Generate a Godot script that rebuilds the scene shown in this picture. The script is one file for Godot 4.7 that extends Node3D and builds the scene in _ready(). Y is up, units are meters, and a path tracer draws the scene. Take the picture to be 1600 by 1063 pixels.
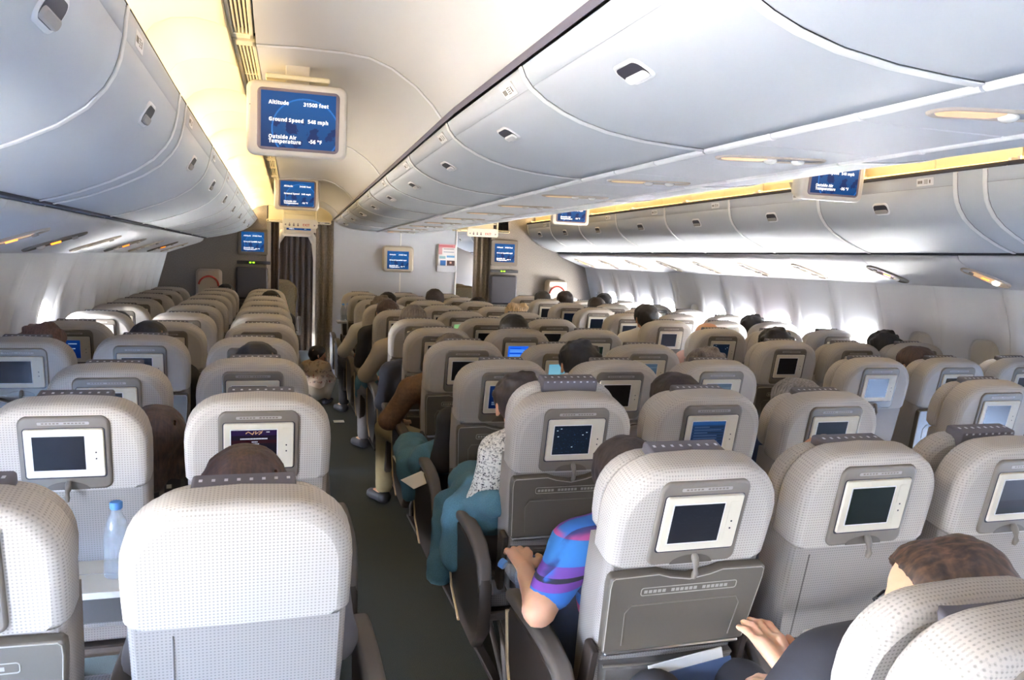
extends Node3D

# ---------------------------------------------------------------- mesh builder
class MB:
	var V := PackedVector3Array()
	var T := PackedInt32Array()
	var G := PackedInt32Array()
	var s0 := 0
	func _tri(a: int, b: int, c: int, g: int) -> void:
		T.append(a); T.append(b); T.append(c); G.append(g)
	# closes a solid: turns its triangles so that front faces run clockwise seen from outside
	func fin() -> void:
		var vol := 0.0
		var c := Vector3.ZERO
		for i in range(s0 * 3, T.size()):
			c += V[T[i]]
		c /= maxf(1.0, T.size() - s0 * 3)
		for i in range(s0, G.size()):
			var a := V[T[i * 3]] - c
			vol += a.dot((V[T[i * 3 + 1]] - c).cross(V[T[i * 3 + 2]] - c))
		if vol > 0.0:
			for i in range(s0, G.size()):
				var q := T[i * 3 + 1]
				T[i * 3 + 1] = T[i * 3 + 2]
				T[i * 3 + 2] = q
		s0 = G.size()
	func loft(rings: Array, cap := true, closed := true, flat := false) -> void:
		var n: int = rings[0].size()
		var base := V.size()
		for r in rings:
			V.append_array(r)
		var m := n if closed else n - 1
		for k in rings.size() - 1:
			for i in m:
				var j := (i + 1) % n
				var a := base + k * n + i
				var b := base + k * n + j
				var g := 10 + k * n + i if flat else 0
				_tri(a, b, b + n, g)
				_tri(a, b + n, a + n, g)
		if cap:
			for e in 2:
				var off := base + (rings.size() - 1) * n * e
				var ring: PackedVector3Array = rings[(rings.size() - 1) * e]
				var c := Vector3.ZERO
				for p in ring:
					c += p
				c /= n
				var nor := Vector3.ZERO
				for i in n:
					nor += (ring[i] - c).cross(ring[(i + 1) % n] - c)
				if nor.length() < 1e-12:
					continue
				nor = nor.normalized()
				var ax := nor.cross(Vector3.UP if absf(nor.y) < 0.9 else Vector3.RIGHT).normalized()
				var ay := nor.cross(ax)
				var poly := PackedVector2Array()
				for p in ring:
					poly.append(Vector2((p - c).dot(ax), (p - c).dot(ay)))
				var idx := Geometry2D.triangulate_polygon(poly)
				# keep one turning sense per cap
				for i in range(0, idx.size(), 3):
					var p0 := poly[idx[i]]
					var cr := (poly[idx[i + 1]] - p0).cross(poly[idx[i + 2]] - p0)
					if (cr > 0.0) == (e == 0):
						_tri(off + idx[i], off + idx[i + 2], off + idx[i + 1], e + 1)
					else:
						_tri(off + idx[i], off + idx[i + 1], off + idx[i + 2], e + 1)
		fin()
	func slab(outline: PackedVector2Array, layers: Array, xf := Transform3D()) -> void:
		var n := outline.size()
		var nrm := PackedVector2Array()
		var area := 0.0
		for i in n:
			area += outline[i].cross(outline[(i + 1) % n])
		for i in n:
			var d := (outline[(i + 1) % n] - outline[i]).normalized() + (outline[i] - outline[(i + n - 1) % n]).normalized()
			d = d.normalized()
			nrm.append(Vector2(-d.y, d.x) * signf(area))
		var rings := []
		for l in layers:
			var r := PackedVector3Array()
			for i in n:
				var q: Vector2 = outline[i] + nrm[i] * float(l[1])
				r.append(xf * Vector3(q.x, q.y, l[0]))
			rings.append(r)
		loft(rings)
	# like slab, but rings shrink towards the point c, in proportion, so that deep insets stay clean
	func soft(outline: PackedVector2Array, layers: Array, c: Vector2, half: Vector2) -> void:
		var rings := []
		for l in layers:
			var r := PackedVector3Array()
			for p in outline:
				r.append(Vector3(c.x + (p.x - c.x) * (1.0 - float(l[1]) / half.x), c.y + (p.y - c.y) * (1.0 - float(l[1]) / half.y), l[0]))
			rings.append(r)
		loft(rings)
	# bevelled box from a to b
	func box(a: Vector3, b: Vector3, bev := 0.004, xf := Transform3D()) -> void:
		var c := (a + b) * 0.5
		var h := ((b - a) * 0.5).abs()
		bev = minf(bev, minf(h.x, minf(h.y, h.z)) * 0.9)
		var oo := PackedVector2Array([Vector2(-h.x, -h.y + bev), Vector2(-h.x + bev, -h.y), Vector2(h.x - bev, -h.y), Vector2(h.x, -h.y + bev), Vector2(h.x, h.y - bev), Vector2(h.x - bev, h.y), Vector2(-h.x + bev, h.y), Vector2(-h.x, h.y - bev)])
		var rings := []
		for l in [[-h.z, bev], [-h.z + bev, 0.0], [h.z - bev, 0.0], [h.z, bev]]:
			var r := PackedVector3Array()
			for q in oo:
				r.append(xf * (c + Vector3(q.x - signf(q.x) * l[1], q.y - signf(q.y) * l[1], l[0])))
			rings.append(r)
		loft(rings, true, true, true)
	func tube(path: Array, rad: Variant, n := 8, squash := 1.0) -> void:
		var rings := []
		var up := Vector3.UP
		for i in path.size():
			var t: Vector3 = (path[mini(i + 1, path.size() - 1)] - path[maxi(i - 1, 0)]).normalized()
			if absf(t.dot(up)) > 0.95:
				up = Vector3.RIGHT if absf(t.x) < 0.9 else Vector3.FORWARD
			var s := t.cross(up).normalized()
			var u := s.cross(t).normalized()
			var r: float = rad[i] if rad is Array else rad
			var ring := PackedVector3Array()
			for k in n:
				var a := TAU * k / n
				ring.append(path[i] + s * cos(a) * r + u * sin(a) * r * squash)
			rings.append(ring)
		loft(rings)
	func ball(c: Vector3, r: Vector3, n := 10) -> void:
		var rings := []
		for i in range(0, n + 1):
			var a := PI * clampf(float(i) / n, 0.02, 0.98)
			var ring := PackedVector3Array()
			for k in n + 2:
				var b := TAU * k / (n + 2)
				ring.append(c + Vector3(sin(a) * cos(b) * r.x, cos(a) * r.y, sin(a) * sin(b) * r.z))
			rings.append(ring)
		loft(rings)
	func mesh() -> ArrayMesh:
		var acc := {}
		var fn := PackedVector3Array()
		for i in G.size():
			var a := V[T[i * 3]]
			var n := -(V[T[i * 3 + 1]] - a).cross(V[T[i * 3 + 2]] - a)
			fn.append(n)
		var ov := PackedVector3Array()
		var on := PackedVector3Array()
		var oi := PackedInt32Array()
		for i in G.size():
			for k in 3:
				var id := T[i * 3 + k] * 4096 + (G[i] % 4096)
				var at: int = acc.get(id, -1)
				if at < 0:
					at = ov.size()
					acc[id] = at
					ov.append(V[T[i * 3 + k]])
					on.append(Vector3.ZERO)
				on[at] += fn[i]
				oi.append(at)
		for i in on.size():
			on[i] = on[i].normalized() if on[i].length() > 1e-14 else Vector3.UP
		var arr := []
		arr.resize(Mesh.ARRAY_MAX)
		arr[Mesh.ARRAY_VERTEX] = ov
		arr[Mesh.ARRAY_NORMAL] = on
		arr[Mesh.ARRAY_INDEX] = oi
		var m := ArrayMesh.new()
		m.add_surface_from_arrays(Mesh.PRIMITIVE_TRIANGLES, arr)
		return m
	# smooth union of tapered capsules meshed as surface nets: bones [a, b, ra, rb], carve [centre, r]
	func sdf(bones: Array, cell: float, k: float, carve := [], noise: FastNoiseLite = null, amp := 0.0) -> void:
		var lo := Vector3.INF
		var hi := -Vector3.INF
		for b in bones:
			var r := maxf(b[2], b[3]) + k + amp + cell * 2.0
			for e in 2:
				lo = lo.min(b[e] - Vector3.ONE * r)
				hi = hi.max(b[e] + Vector3.ONE * r)
		var nx := int((hi.x - lo.x) / cell) + 2
		var ny := int((hi.y - lo.y) / cell) + 2
		var nz := int((hi.z - lo.z) / cell) + 2
		var F := PackedFloat32Array()
		F.resize(nx * ny * nz)
		F.fill(1.0)
		for b in bones:
			var A: Vector3 = b[0]
			var B: Vector3 = b[1]
			var ra: float = b[2]
			var rb: float = b[3]
			var r := maxf(ra, rb) + k + amp + cell * 2.0
			var l := ((A.min(B) - Vector3.ONE * r - lo) / cell).floor()
			var h := ((A.max(B) + Vector3.ONE * r - lo) / cell).ceil()
			var ab := B - A
			var L2 := maxf(ab.length_squared(), 1e-9)
			for z in range(maxi(0, int(l.z)), mini(nz, int(h.z) + 1)):
				for y in range(maxi(0, int(l.y)), mini(ny, int(h.y) + 1)):
					var row := (z * ny + y) * nx
					for x in range(maxi(0, int(l.x)), mini(nx, int(h.x) + 1)):
						var p := lo + Vector3(x, y, z) * cell
						var t := clampf((p - A).dot(ab) / L2, 0.0, 1.0)
						var d := p.distance_to(A + ab * t) - lerpf(ra, rb, t)
						var o := F[row + x]
						var hh := maxf(k - absf(d - o), 0.0) / k
						F[row + x] = minf(d, o) - hh * hh * k * 0.25
		if noise or carve.size():
			for z in nz:
				for y in ny:
					var row := (z * ny + y) * nx
					for x in nx:
						if F[row + x] > 0.04:
							continue
						var p := lo + Vector3(x, y, z) * cell
						var d := F[row + x]
						if noise:
							d += noise.get_noise_3dv(p) * amp
						for c in carve:
							d = maxf(d, c[1] - p.distance_to(c[0]))
						F[row + x] = d
		var id := PackedInt32Array()
		id.resize(nx * ny * nz)
		id.fill(-1)
		var off := [0, 1, nx, nx + 1, nx * ny, nx * ny + 1, nx * ny + nx, nx * ny + nx + 1]
		var edges := [[0, 1], [2, 3], [4, 5], [6, 7], [0, 2], [1, 3], [4, 6], [5, 7], [0, 4], [1, 5], [2, 6], [3, 7]]
		for z in nz - 1:
			for y in ny - 1:
				for x in nx - 1:
					var i0 := (z * ny + y) * nx + x
					var f0 := F[i0]
					if f0 > cell * 2.0 or f0 < -cell * 2.0:
						continue
					var neg := 0
					for o in 8:
						if F[i0 + off[o]] < 0.0:
							neg += 1
					if neg == 0 or neg == 8:
						continue
					var s := Vector3.ZERO
					var c := 0
					for e in edges:
						var fa := F[i0 + off[e[0]]]
						var fb := F[i0 + off[e[1]]]
						if (fa < 0.0) != (fb < 0.0):
							var t := fa / (fa - fb)
							var pa := Vector3(e[0] & 1, (e[0] >> 1) & 1, e[0] >> 2)
							var pb := Vector3(e[1] & 1, (e[1] >> 1) & 1, e[1] >> 2)
							s += pa.lerp(pb, t)
							c += 1
					id[i0] = V.size()
					V.append(lo + (Vector3(x, y, z) + s / c) * cell)
		var sx := 1
		var sy := nx
		var sz := nx * ny
		for z in range(1, nz - 1):
			for y in range(1, ny - 1):
				for x in range(1, nx - 1):
					var i0 := (z * ny + y) * nx + x
					var a := F[i0] < 0.0
					if a != (F[i0 + sx] < 0.0):
						_quad(id, i0, sy, sz, a)
					if a != (F[i0 + sy] < 0.0):
						_quad(id, i0, sz, sx, a)
					if a != (F[i0 + sz] < 0.0):
						_quad(id, i0, sx, sy, a)
		s0 = G.size()
	func _quad(id: PackedInt32Array, i: int, u: int, v: int, inside: bool) -> void:
		var a := id[i]
		var b := id[i - u]
		var c := id[i - u - v]
		var d := id[i - v]
		if a < 0 or b < 0 or c < 0 or d < 0:
			return
		if inside:
			_tri(a, c, b, 0); _tri(a, d, c, 0)
		else:
			_tri(a, b, c, 0); _tri(a, c, d, 0)

# ---------------------------------------------------------------- helpers
var M := {}          # materials
var K := {}          # cached meshes
var used := {}

func numbered(n: String) -> String:
	var c: int = used.get(n, 0)
	used[n] = c + 1
	return n if c == 0 else "%s_%03d" % [n, c]

func part(called: String, mesh: Mesh, mat: Material, parent: Node, xf := Transform3D()) -> MeshInstance3D:
	var o := MeshInstance3D.new()
	o.name = called
	o.mesh = mesh
	o.material_override = mat
	o.transform = xf
	o.cast_shadow = GeometryInstance3D.SHADOW_CASTING_SETTING_ON
	if parent == self:
		o.name = numbered(called)
	parent.add_child(o, true)
	return o

func thing(called: String, label: String, category: String, at := Vector3.ZERO, group := "") -> Node3D:
	var o := Node3D.new()
	o.name = numbered(called)
	o.position = at
	add_child(o, true)
	tag(o, label, category, group)
	return o

func tag(o: Node, label: String, category: String, group := "") -> void:
	o.set_meta("label", label)
	o.set_meta("category", category)
	if group:
		o.set_meta("group", group)

func struct(called: String, label := "") -> Node3D:
	var o := Node3D.new()
	o.name = numbered(called)
	add_child(o, true)
	o.set_meta("kind", "structure")
	if label:
		o.set_meta("label", label)
		o.set_meta("category", called.split("_")[0])
	return o

func rr(w: float, h: float, r: float, cx := 0.0, cy := 0.0, n := 4) -> PackedVector2Array:
	var o := PackedVector2Array()
	var cs := [Vector2(w / 2 - r, h / 2 - r), Vector2(-w / 2 + r, h / 2 - r), Vector2(-w / 2 + r, -h / 2 + r), Vector2(w / 2 - r, -h / 2 + r)]
	for q in 4:
		for i in n + 1:
			var a := PI / 2 * (q + float(i) / n)
			o.append(cs[q] + Vector2(cos(a), sin(a)) * r + Vector2(cx, cy))
	return o

func boxm(a: Vector3, b: Vector3, bev := 0.004) -> ArrayMesh:
	var m := MB.new()
	m.box(a, b, bev)
	return m.mesh()

func slabm(o: PackedVector2Array, layers: Array) -> ArrayMesh:
	var m := MB.new()
	m.slab(o, layers)
	return m.mesh()

func softm(o: PackedVector2Array, layers: Array, c: Vector2, half: Vector2) -> ArrayMesh:
	var m := MB.new()
	m.soft(o, layers, c, half)
	return m.mesh()

# flat rectangle in the xy plane facing +z with texture coordinates
func face(x0: float, y0: float, x1: float, y1: float, z: float) -> ArrayMesh:
	var arr := []
	arr.resize(Mesh.ARRAY_MAX)
	arr[Mesh.ARRAY_VERTEX] = PackedVector3Array([Vector3(x0, y1, z), Vector3(x1, y1, z), Vector3(x1, y0, z), Vector3(x0, y0, z)])
	arr[Mesh.ARRAY_NORMAL] = PackedVector3Array([Vector3.BACK, Vector3.BACK, Vector3.BACK, Vector3.BACK])
	arr[Mesh.ARRAY_TEX_UV] = PackedVector2Array([Vector2(0, 0), Vector2(1, 0), Vector2(1, 1), Vector2(0, 1)])
	arr[Mesh.ARRAY_INDEX] = PackedInt32Array([0, 1, 2, 0, 2, 3])
	var m := ArrayMesh.new()
	m.add_surface_from_arrays(Mesh.PRIMITIVE_TRIANGLES, arr)
	return m

func mat(r: int, g: int, b: int, rough := 0.6, metal := 0.0) -> StandardMaterial3D:
	var m := StandardMaterial3D.new()
	m.albedo_color = Color8(r, g, b)
	m.roughness = rough
	m.metallic = metal
	return m

func textured(m: StandardMaterial3D, im: Image, scale: Vector3) -> StandardMaterial3D:
	m.albedo_texture = ImageTexture.create_from_image(im)
	m.uv1_triplanar = true
	m.uv1_scale = scale
	return m

func glow(m: StandardMaterial3D, c: Color, e: float) -> StandardMaterial3D:
	m.emission_enabled = true
	m.emission = c
	m.emission_energy_multiplier = e
	return m

func noise_image(n: int, f: float, lo: float, hi: float, sd := 3) -> Image:
	var fn := FastNoiseLite.new()
	fn.seed = sd
	fn.frequency = f
	var src := fn.get_seamless_image(n, n)
	var im := Image.create(n, n, false, Image.FORMAT_RGB8)
	for y in n:
		for x in n:
			var v := lerpf(lo, hi, src.get_pixel(x, y).r)
			im.set_pixel(x, y, Color(v, v, v))
	return im

func text(s: String, size: float, m: Material, parent: Node, at: Vector3, called := "lettering", left := true) -> void:
	var t := TextMesh.new()
	var f := SystemFont.new()
	f.font_names = PackedStringArray(["Droid Sans"])
	f.font_weight = 700
	t.font = f
	t.font_size = 32
	t.pixel_size = size / 24.0
	t.depth = 0.0006
	t.text = s
	t.horizontal_alignment = HORIZONTAL_ALIGNMENT_LEFT if left else HORIZONTAL_ALIGNMENT_RIGHT
	part(called, t, m, parent, Transform3D(Basis(), at))

func line(im: Image, pts: Array, c: Color, w := 2) -> void:
	for i in pts.size() - 1:
		var n := int(pts[i].distance_to(pts[i + 1])) * 2 + 1
		for k in n + 1:
			var p: Vector2 = pts[i].lerp(pts[i + 1], float(k) / n)
			im.fill_rect(Rect2i(int(p.x), int(p.y), w, w), c)

# ---------------------------------------------------------------- the scene
func _ready() -> void:
	# camera
	var cam := Camera3D.new()
	cam.name = "camera"
	var rt := Vector3(0.95611288, 0.03870899, 0.29043032)
	var upv := Vector3(-0.00781032, 0.99424952, -0.10680307)
	var fw := Vector3(0.29289445, -0.09984744, -0.9509171)
	cam.transform = Transform3D(Basis(rt, upv, -fw), Vector3(-1.53, 1.62, 0))
	cam.fov = rad_to_deg(2.0 * atan(531.5 / 1229.06))
	cam.near = 0.05
	cam.far = 200.0
	add_child(cam)
	# sky: thin blue air above, sunlit white cloud below the aircraft
	var sky := ProceduralSkyMaterial.new()
	sky.sky_top_color = Color(0.6, 0.74, 0.95)
	sky.sky_horizon_color = Color(0.95, 0.97, 1.0)
	sky.sky_curve = 0.12
	sky.ground_bottom_color = Color(1.0, 0.985, 0.965)
	sky.ground_horizon_color = Color(0.97, 0.98, 1.0)
	sky.sky_energy_multiplier = SKY
	sky.ground_energy_multiplier = SKY
	var env := Environment.new()
	env.background_mode = Environment.BG_SKY
	env.sky = Sky.new()
	env.sky.sky_material = sky
	env.tonemap_mode = Environment.TONE_MAPPER_LINEAR
	env.tonemap_exposure = EXPOSURE
	env.sdfgi_enabled = true
	env.ssao_enabled = true
	env.ssil_enabled = true
	var we := WorldEnvironment.new()
	we.name = "sky"
	we.environment = env
	add_child(we)
	make_materials()
	build_shell()
	build_windows()
	build_bins()
	build_front()
	build_monitors()
	make_seat_meshes()
	build_seats()
	build_people()
	build_small_things()

const ORD := ["first", "second", "third", "fourth", "fifth", "sixth", "seventh", "eighth", "ninth", "tenth", "eleventh", "twelfth", "thirteenth", "fourteenth", "fifteenth", "sixteenth", "seventeenth", "eighteenth", "nineteenth", "twentieth", "twenty-first", "twenty-second", "twenty-third", "twenty-fourth", "twenty-fifth", "twenty-sixth", "twenty-seventh", "twenty-eighth", "twenty-ninth", "thirtieth"]
const SKY := 10.0
const EXPOSURE := 1.25
const COVE := 0.37

func dot_image(base: float, dot: float) -> Image:
	var im := Image.create(32, 32, false, Image.FORMAT_RGB8)
	for y in 32:
		for x in 32:
			var d := Vector2(x - 15.5, (y - 15.5) * 1.25).length()
			var v := lerpf(dot, base, smoothstep(6.0, 11.0, d))
			v *= 1.0 - 0.05 * float((x + y) % 2)
			im.set_pixel(x, y, Color(v, v, v * 0.995))
	return im

func make_materials() -> void:
	M.bin = mat(200, 204, 210, 0.52)
	M.edgegrey = mat(150, 147, 150, 0.6)
	M.shade = mat(244, 243, 240, 0.6)
	M.gapgrey = mat(104, 100, 108, 0.8)
	M.binlight = mat(243, 243, 244, 0.45)
	M.ceil = mat(218, 216, 212, 0.5)
	M.psu = mat(214, 215, 220, 0.58)
	M.wall = mat(232, 234, 238, 0.5)
	M.cove = mat(238, 226, 190, 0.6)
	M.cream = mat(226, 219, 203, 0.45)
	M.creamtv = mat(222, 214, 200, 0.4)
	M.mauve = mat(120, 104, 106, 0.4)
	M.gap = mat(38, 38, 48, 0.8)
	M.dark = mat(44, 42, 48, 0.5)
	M.black = mat(20, 20, 22, 0.5)
	M.surround = mat(110, 102, 92, 0.5)
	M.tray = mat(86, 79, 69, 0.5)
	M.trayline = mat(165, 158, 148, 0.45)
	M.arm = mat(92, 85, 78, 0.55)
	M.shroud = mat(48, 39, 33, 0.5)
	M.gold = mat(172, 150, 112, 0.4)
	M.metal = mat(190, 190, 192, 0.3, 0.9)
	M.label = mat(158, 152, 146, 0.6)
	M.cover = textured(mat(198, 192, 186, 0.9), dot_image(1.0, 0.8), Vector3(134, 134, 134))
	M.lower = textured(mat(160, 154, 150, 0.9), dot_image(1.0, 0.82), Vector3(134, 134, 134))
	M.cushion = textured(mat(120, 116, 116, 0.95), dot_image(1.0, 0.7), Vector3(120, 120, 120))
	M.band = mat(98, 95, 100, 0.9)
	M.mark = mat(205, 205, 212, 0.9)
	M.pouch = mat(88, 84, 80, 0.9)
	M.brownseat = textured(mat(124, 100, 58, 0.9), noise_image(64, 0.1, 0.7, 1.0), Vector3(8, 8, 8))
	M.carpet = textured(mat(94, 97, 86, 0.98), noise_image(128, 0.35, 0.45, 1.0), Vector3(7, 7, 7))
	M.curtain = textured(mat(150, 138, 122, 0.95), noise_image(64, 0.12, 0.7, 1.0), Vector3(9, 3, 9))
	M.curtaindark = textured(mat(96, 82, 70, 0.95), noise_image(64, 0.12, 0.7, 1.0), Vector3(9, 3, 9))
	M.frontwall = mat(208, 212, 222, 0.6)
	M.partition = textured(mat(150, 142, 134, 0.8), noise_image(64, 0.2, 0.85, 1.0), Vector3(6, 6, 6))
	M.cabinet = textured(mat(84, 82, 88, 0.8), noise_image(64, 0.25, 0.75, 1.0), Vector3(8, 8, 8))
	M.red = mat(176, 58, 44, 0.5)
	M.pane = mat(255, 255, 255, 0.05)
	M.pane.transparency = BaseMaterial3D.TRANSPARENCY_ALPHA
	M.pane.albedo_color = Color(1, 1, 1, 0.06)
	M.plastic = mat(235, 242, 248, 0.06)
	M.plastic.transparency = BaseMaterial3D.TRANSPARENCY_ALPHA
	M.plastic.albedo_color = Color(0.86, 0.92, 0.97, 0.22)
	M.bluecap = mat(92, 146, 214, 0.5)
	M.paper = mat(240, 238, 232, 0.8)
	M.softwarm = glow(mat(244, 214, 176, 0.4), Color(1.0, 0.72, 0.42), 0.35)
	M.tan = mat(196, 182, 166, 0.5)
	M.warmlens = glow(mat(250, 190, 110, 0.3), Color(1.0, 0.62, 0.22), 1.6)
	M.orange = glow(mat(250, 160, 60, 0.3), Color(1.0, 0.5, 0.1), 3.0)
	M.whitelens = glow(mat(255, 250, 240, 0.3), Color(1.0, 0.97, 0.9), 8.0)
	M.lens = mat(238, 236, 232, 0.15)
	M.tube = glow(mat(255, 240, 210, 0.4), Color(1.0, 0.80, 0.48), 2.0)
	M.led = glow(mat(150, 220, 60, 0.4), Color(0.6, 1.0, 0.15), 2.0)
	M.tvtext = glow(mat(255, 255, 255, 0.5), Color(1, 1, 1), 0.9)
	M.redtext = mat(190, 60, 55, 0.6)
	M.glossdark = mat(30, 31, 36, 0.12)
	# skin, hair, clothes
	M.skin = mat(214, 166, 134, 0.55)
	M.skin.subsurf_scatter_enabled = true
	M.skin.subsurf_scatter_strength = 0.12
	var strands := noise_image(128, 0.03, 0.45, 1.25, 9)
	var hairs := {"black": [30, 25, 25], "brown": [74, 50, 39], "darkbrown": [52, 38, 32], "grey": [160, 154, 150], "greybrown": [122, 108, 96], "blond": [226, 198, 156], "red": [112, 80, 68]}
	for h in hairs:
		var c: Array = hairs[h]
		M["hair_" + h] = textured(mat(c[0], c[1], c[2], 0.62), strands, Vector3(26, 4, 26))
	M.hair_streaked = textured(mat(112, 80, 56, 0.6), noise_image(128, 0.035, 0.12, 1.0, 17), Vector3(16, 3.2, 7))
	M.white_shirt = mat(232, 230, 228, 0.85)
	M.dark_cloth = mat(44, 42, 46, 0.9)
	M.grey_cloth = mat(120, 118, 122, 0.9)
	M.beige_cloth = mat(176, 164, 146, 0.9)
	M.blue_cloth = mat(74, 92, 126, 0.9)
	M.brown_cloth = textured(mat(128, 92, 62, 0.9), noise_image(64, 0.1, 0.7, 1.0), Vector3(6, 6, 6))
	M.khaki = mat(138, 126, 96, 0.9)
	M.pink_cloth = mat(206, 170, 166, 0.9)
	M.teal = textured(mat(92, 136, 152, 0.98), noise_image(64, 0.3, 0.75, 1.0), Vector3(12, 12, 12))
	M.jeans = mat(62, 74, 100, 0.9)
	var st := Image.create(8, 256, false, Image.FORMAT_RGB8)
	var bands := [[21, [168, 70, 126]], [35, [52, 118, 186]], [14, [104, 64, 146]], [6, [26, 24, 36]], [12, [110, 62, 146]], [26, [48, 106, 180]], [18, [34, 44, 90]], [24, [44, 100, 180]], [18, [168, 70, 126]], [40, [52, 118, 186]], [16, [104, 64, 146]], [26, [44, 100, 180]]]
	var y := 0
	for b in bands:
		st.fill_rect(Rect2i(0, y, 8, b[0]), Color8(b[1][0], b[1][1], b[1][2]))
		y += b[0]
	M.stripes = textured(mat(255, 255, 255, 0.9), st, Vector3(2.2, 2.2, 2.2))
	M.stripes.uv1_triplanar_sharpness = 12.0
	M.stripes.uv1_offset = Vector3(0, -0.079, 0)
	var rng := RandomNumberGenerator.new()
	rng.seed = 11
	var sp := Image.create(96, 96, false, Image.FORMAT_RGB8)
	sp.fill(Color8(228, 224, 216))
	for i in 150:
		sp.fill_rect(Rect2i(rng.randi_range(0, 92), rng.randi_range(0, 92), rng.randi_range(2, 5), rng.randi_range(2, 6)), Color8(40, 36, 40))
	M.speckle = textured(mat(255, 255, 255, 0.9), sp, Vector3(9, 9, 9))
	var dk := Image.create(64, 64, false, Image.FORMAT_RGB8)
	dk.fill(Color8(44, 40, 44))
	for i in 9:
		dk.fill_rect(Rect2i(rng.randi_range(2, 56), rng.randi_range(2, 56), 6, 6), Color8(188, 176, 160))
	M.dotted = textured(mat(255, 255, 255, 0.9), dk, Vector3(6, 6, 6))
	var kid := Image.create(64, 64, false, Image.FORMAT_RGB8)
	kid.fill(Color8(206, 190, 176))
	for i in 26:
		kid.fill_rect(Rect2i(rng.randi_range(0, 56), rng.randi_range(0, 56), rng.randi_range(3, 7), rng.randi_range(3, 6)), [Color8(120, 96, 88), Color8(150, 60, 62), Color8(90, 84, 92)][i % 3])
	M.kidshirt = textured(mat(255, 255, 255, 0.9), kid, Vector3(5, 5, 5))
	make_screens()

# ---------------------------------------------------------------- pictures on the screens
func screen_mat(im: Image, e: float) -> StandardMaterial3D:
	var m := mat(12, 12, 14, 0.3)
	m.metallic_specular = 0.3
	m.emission_enabled = true
	m.emission_texture = ImageTexture.create_from_image(im)
	m.emission = Color.BLACK
	m.emission_energy_multiplier = e
	return m

func blank(top: Color, bottom: Color) -> Image:
	var im := Image.create(120, 96, false, Image.FORMAT_RGB8)
	for yy in 96:
		im.fill_rect(Rect2i(0, yy, 120, 1), top.lerp(bottom, yy / 95.0))
	return im

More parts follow.
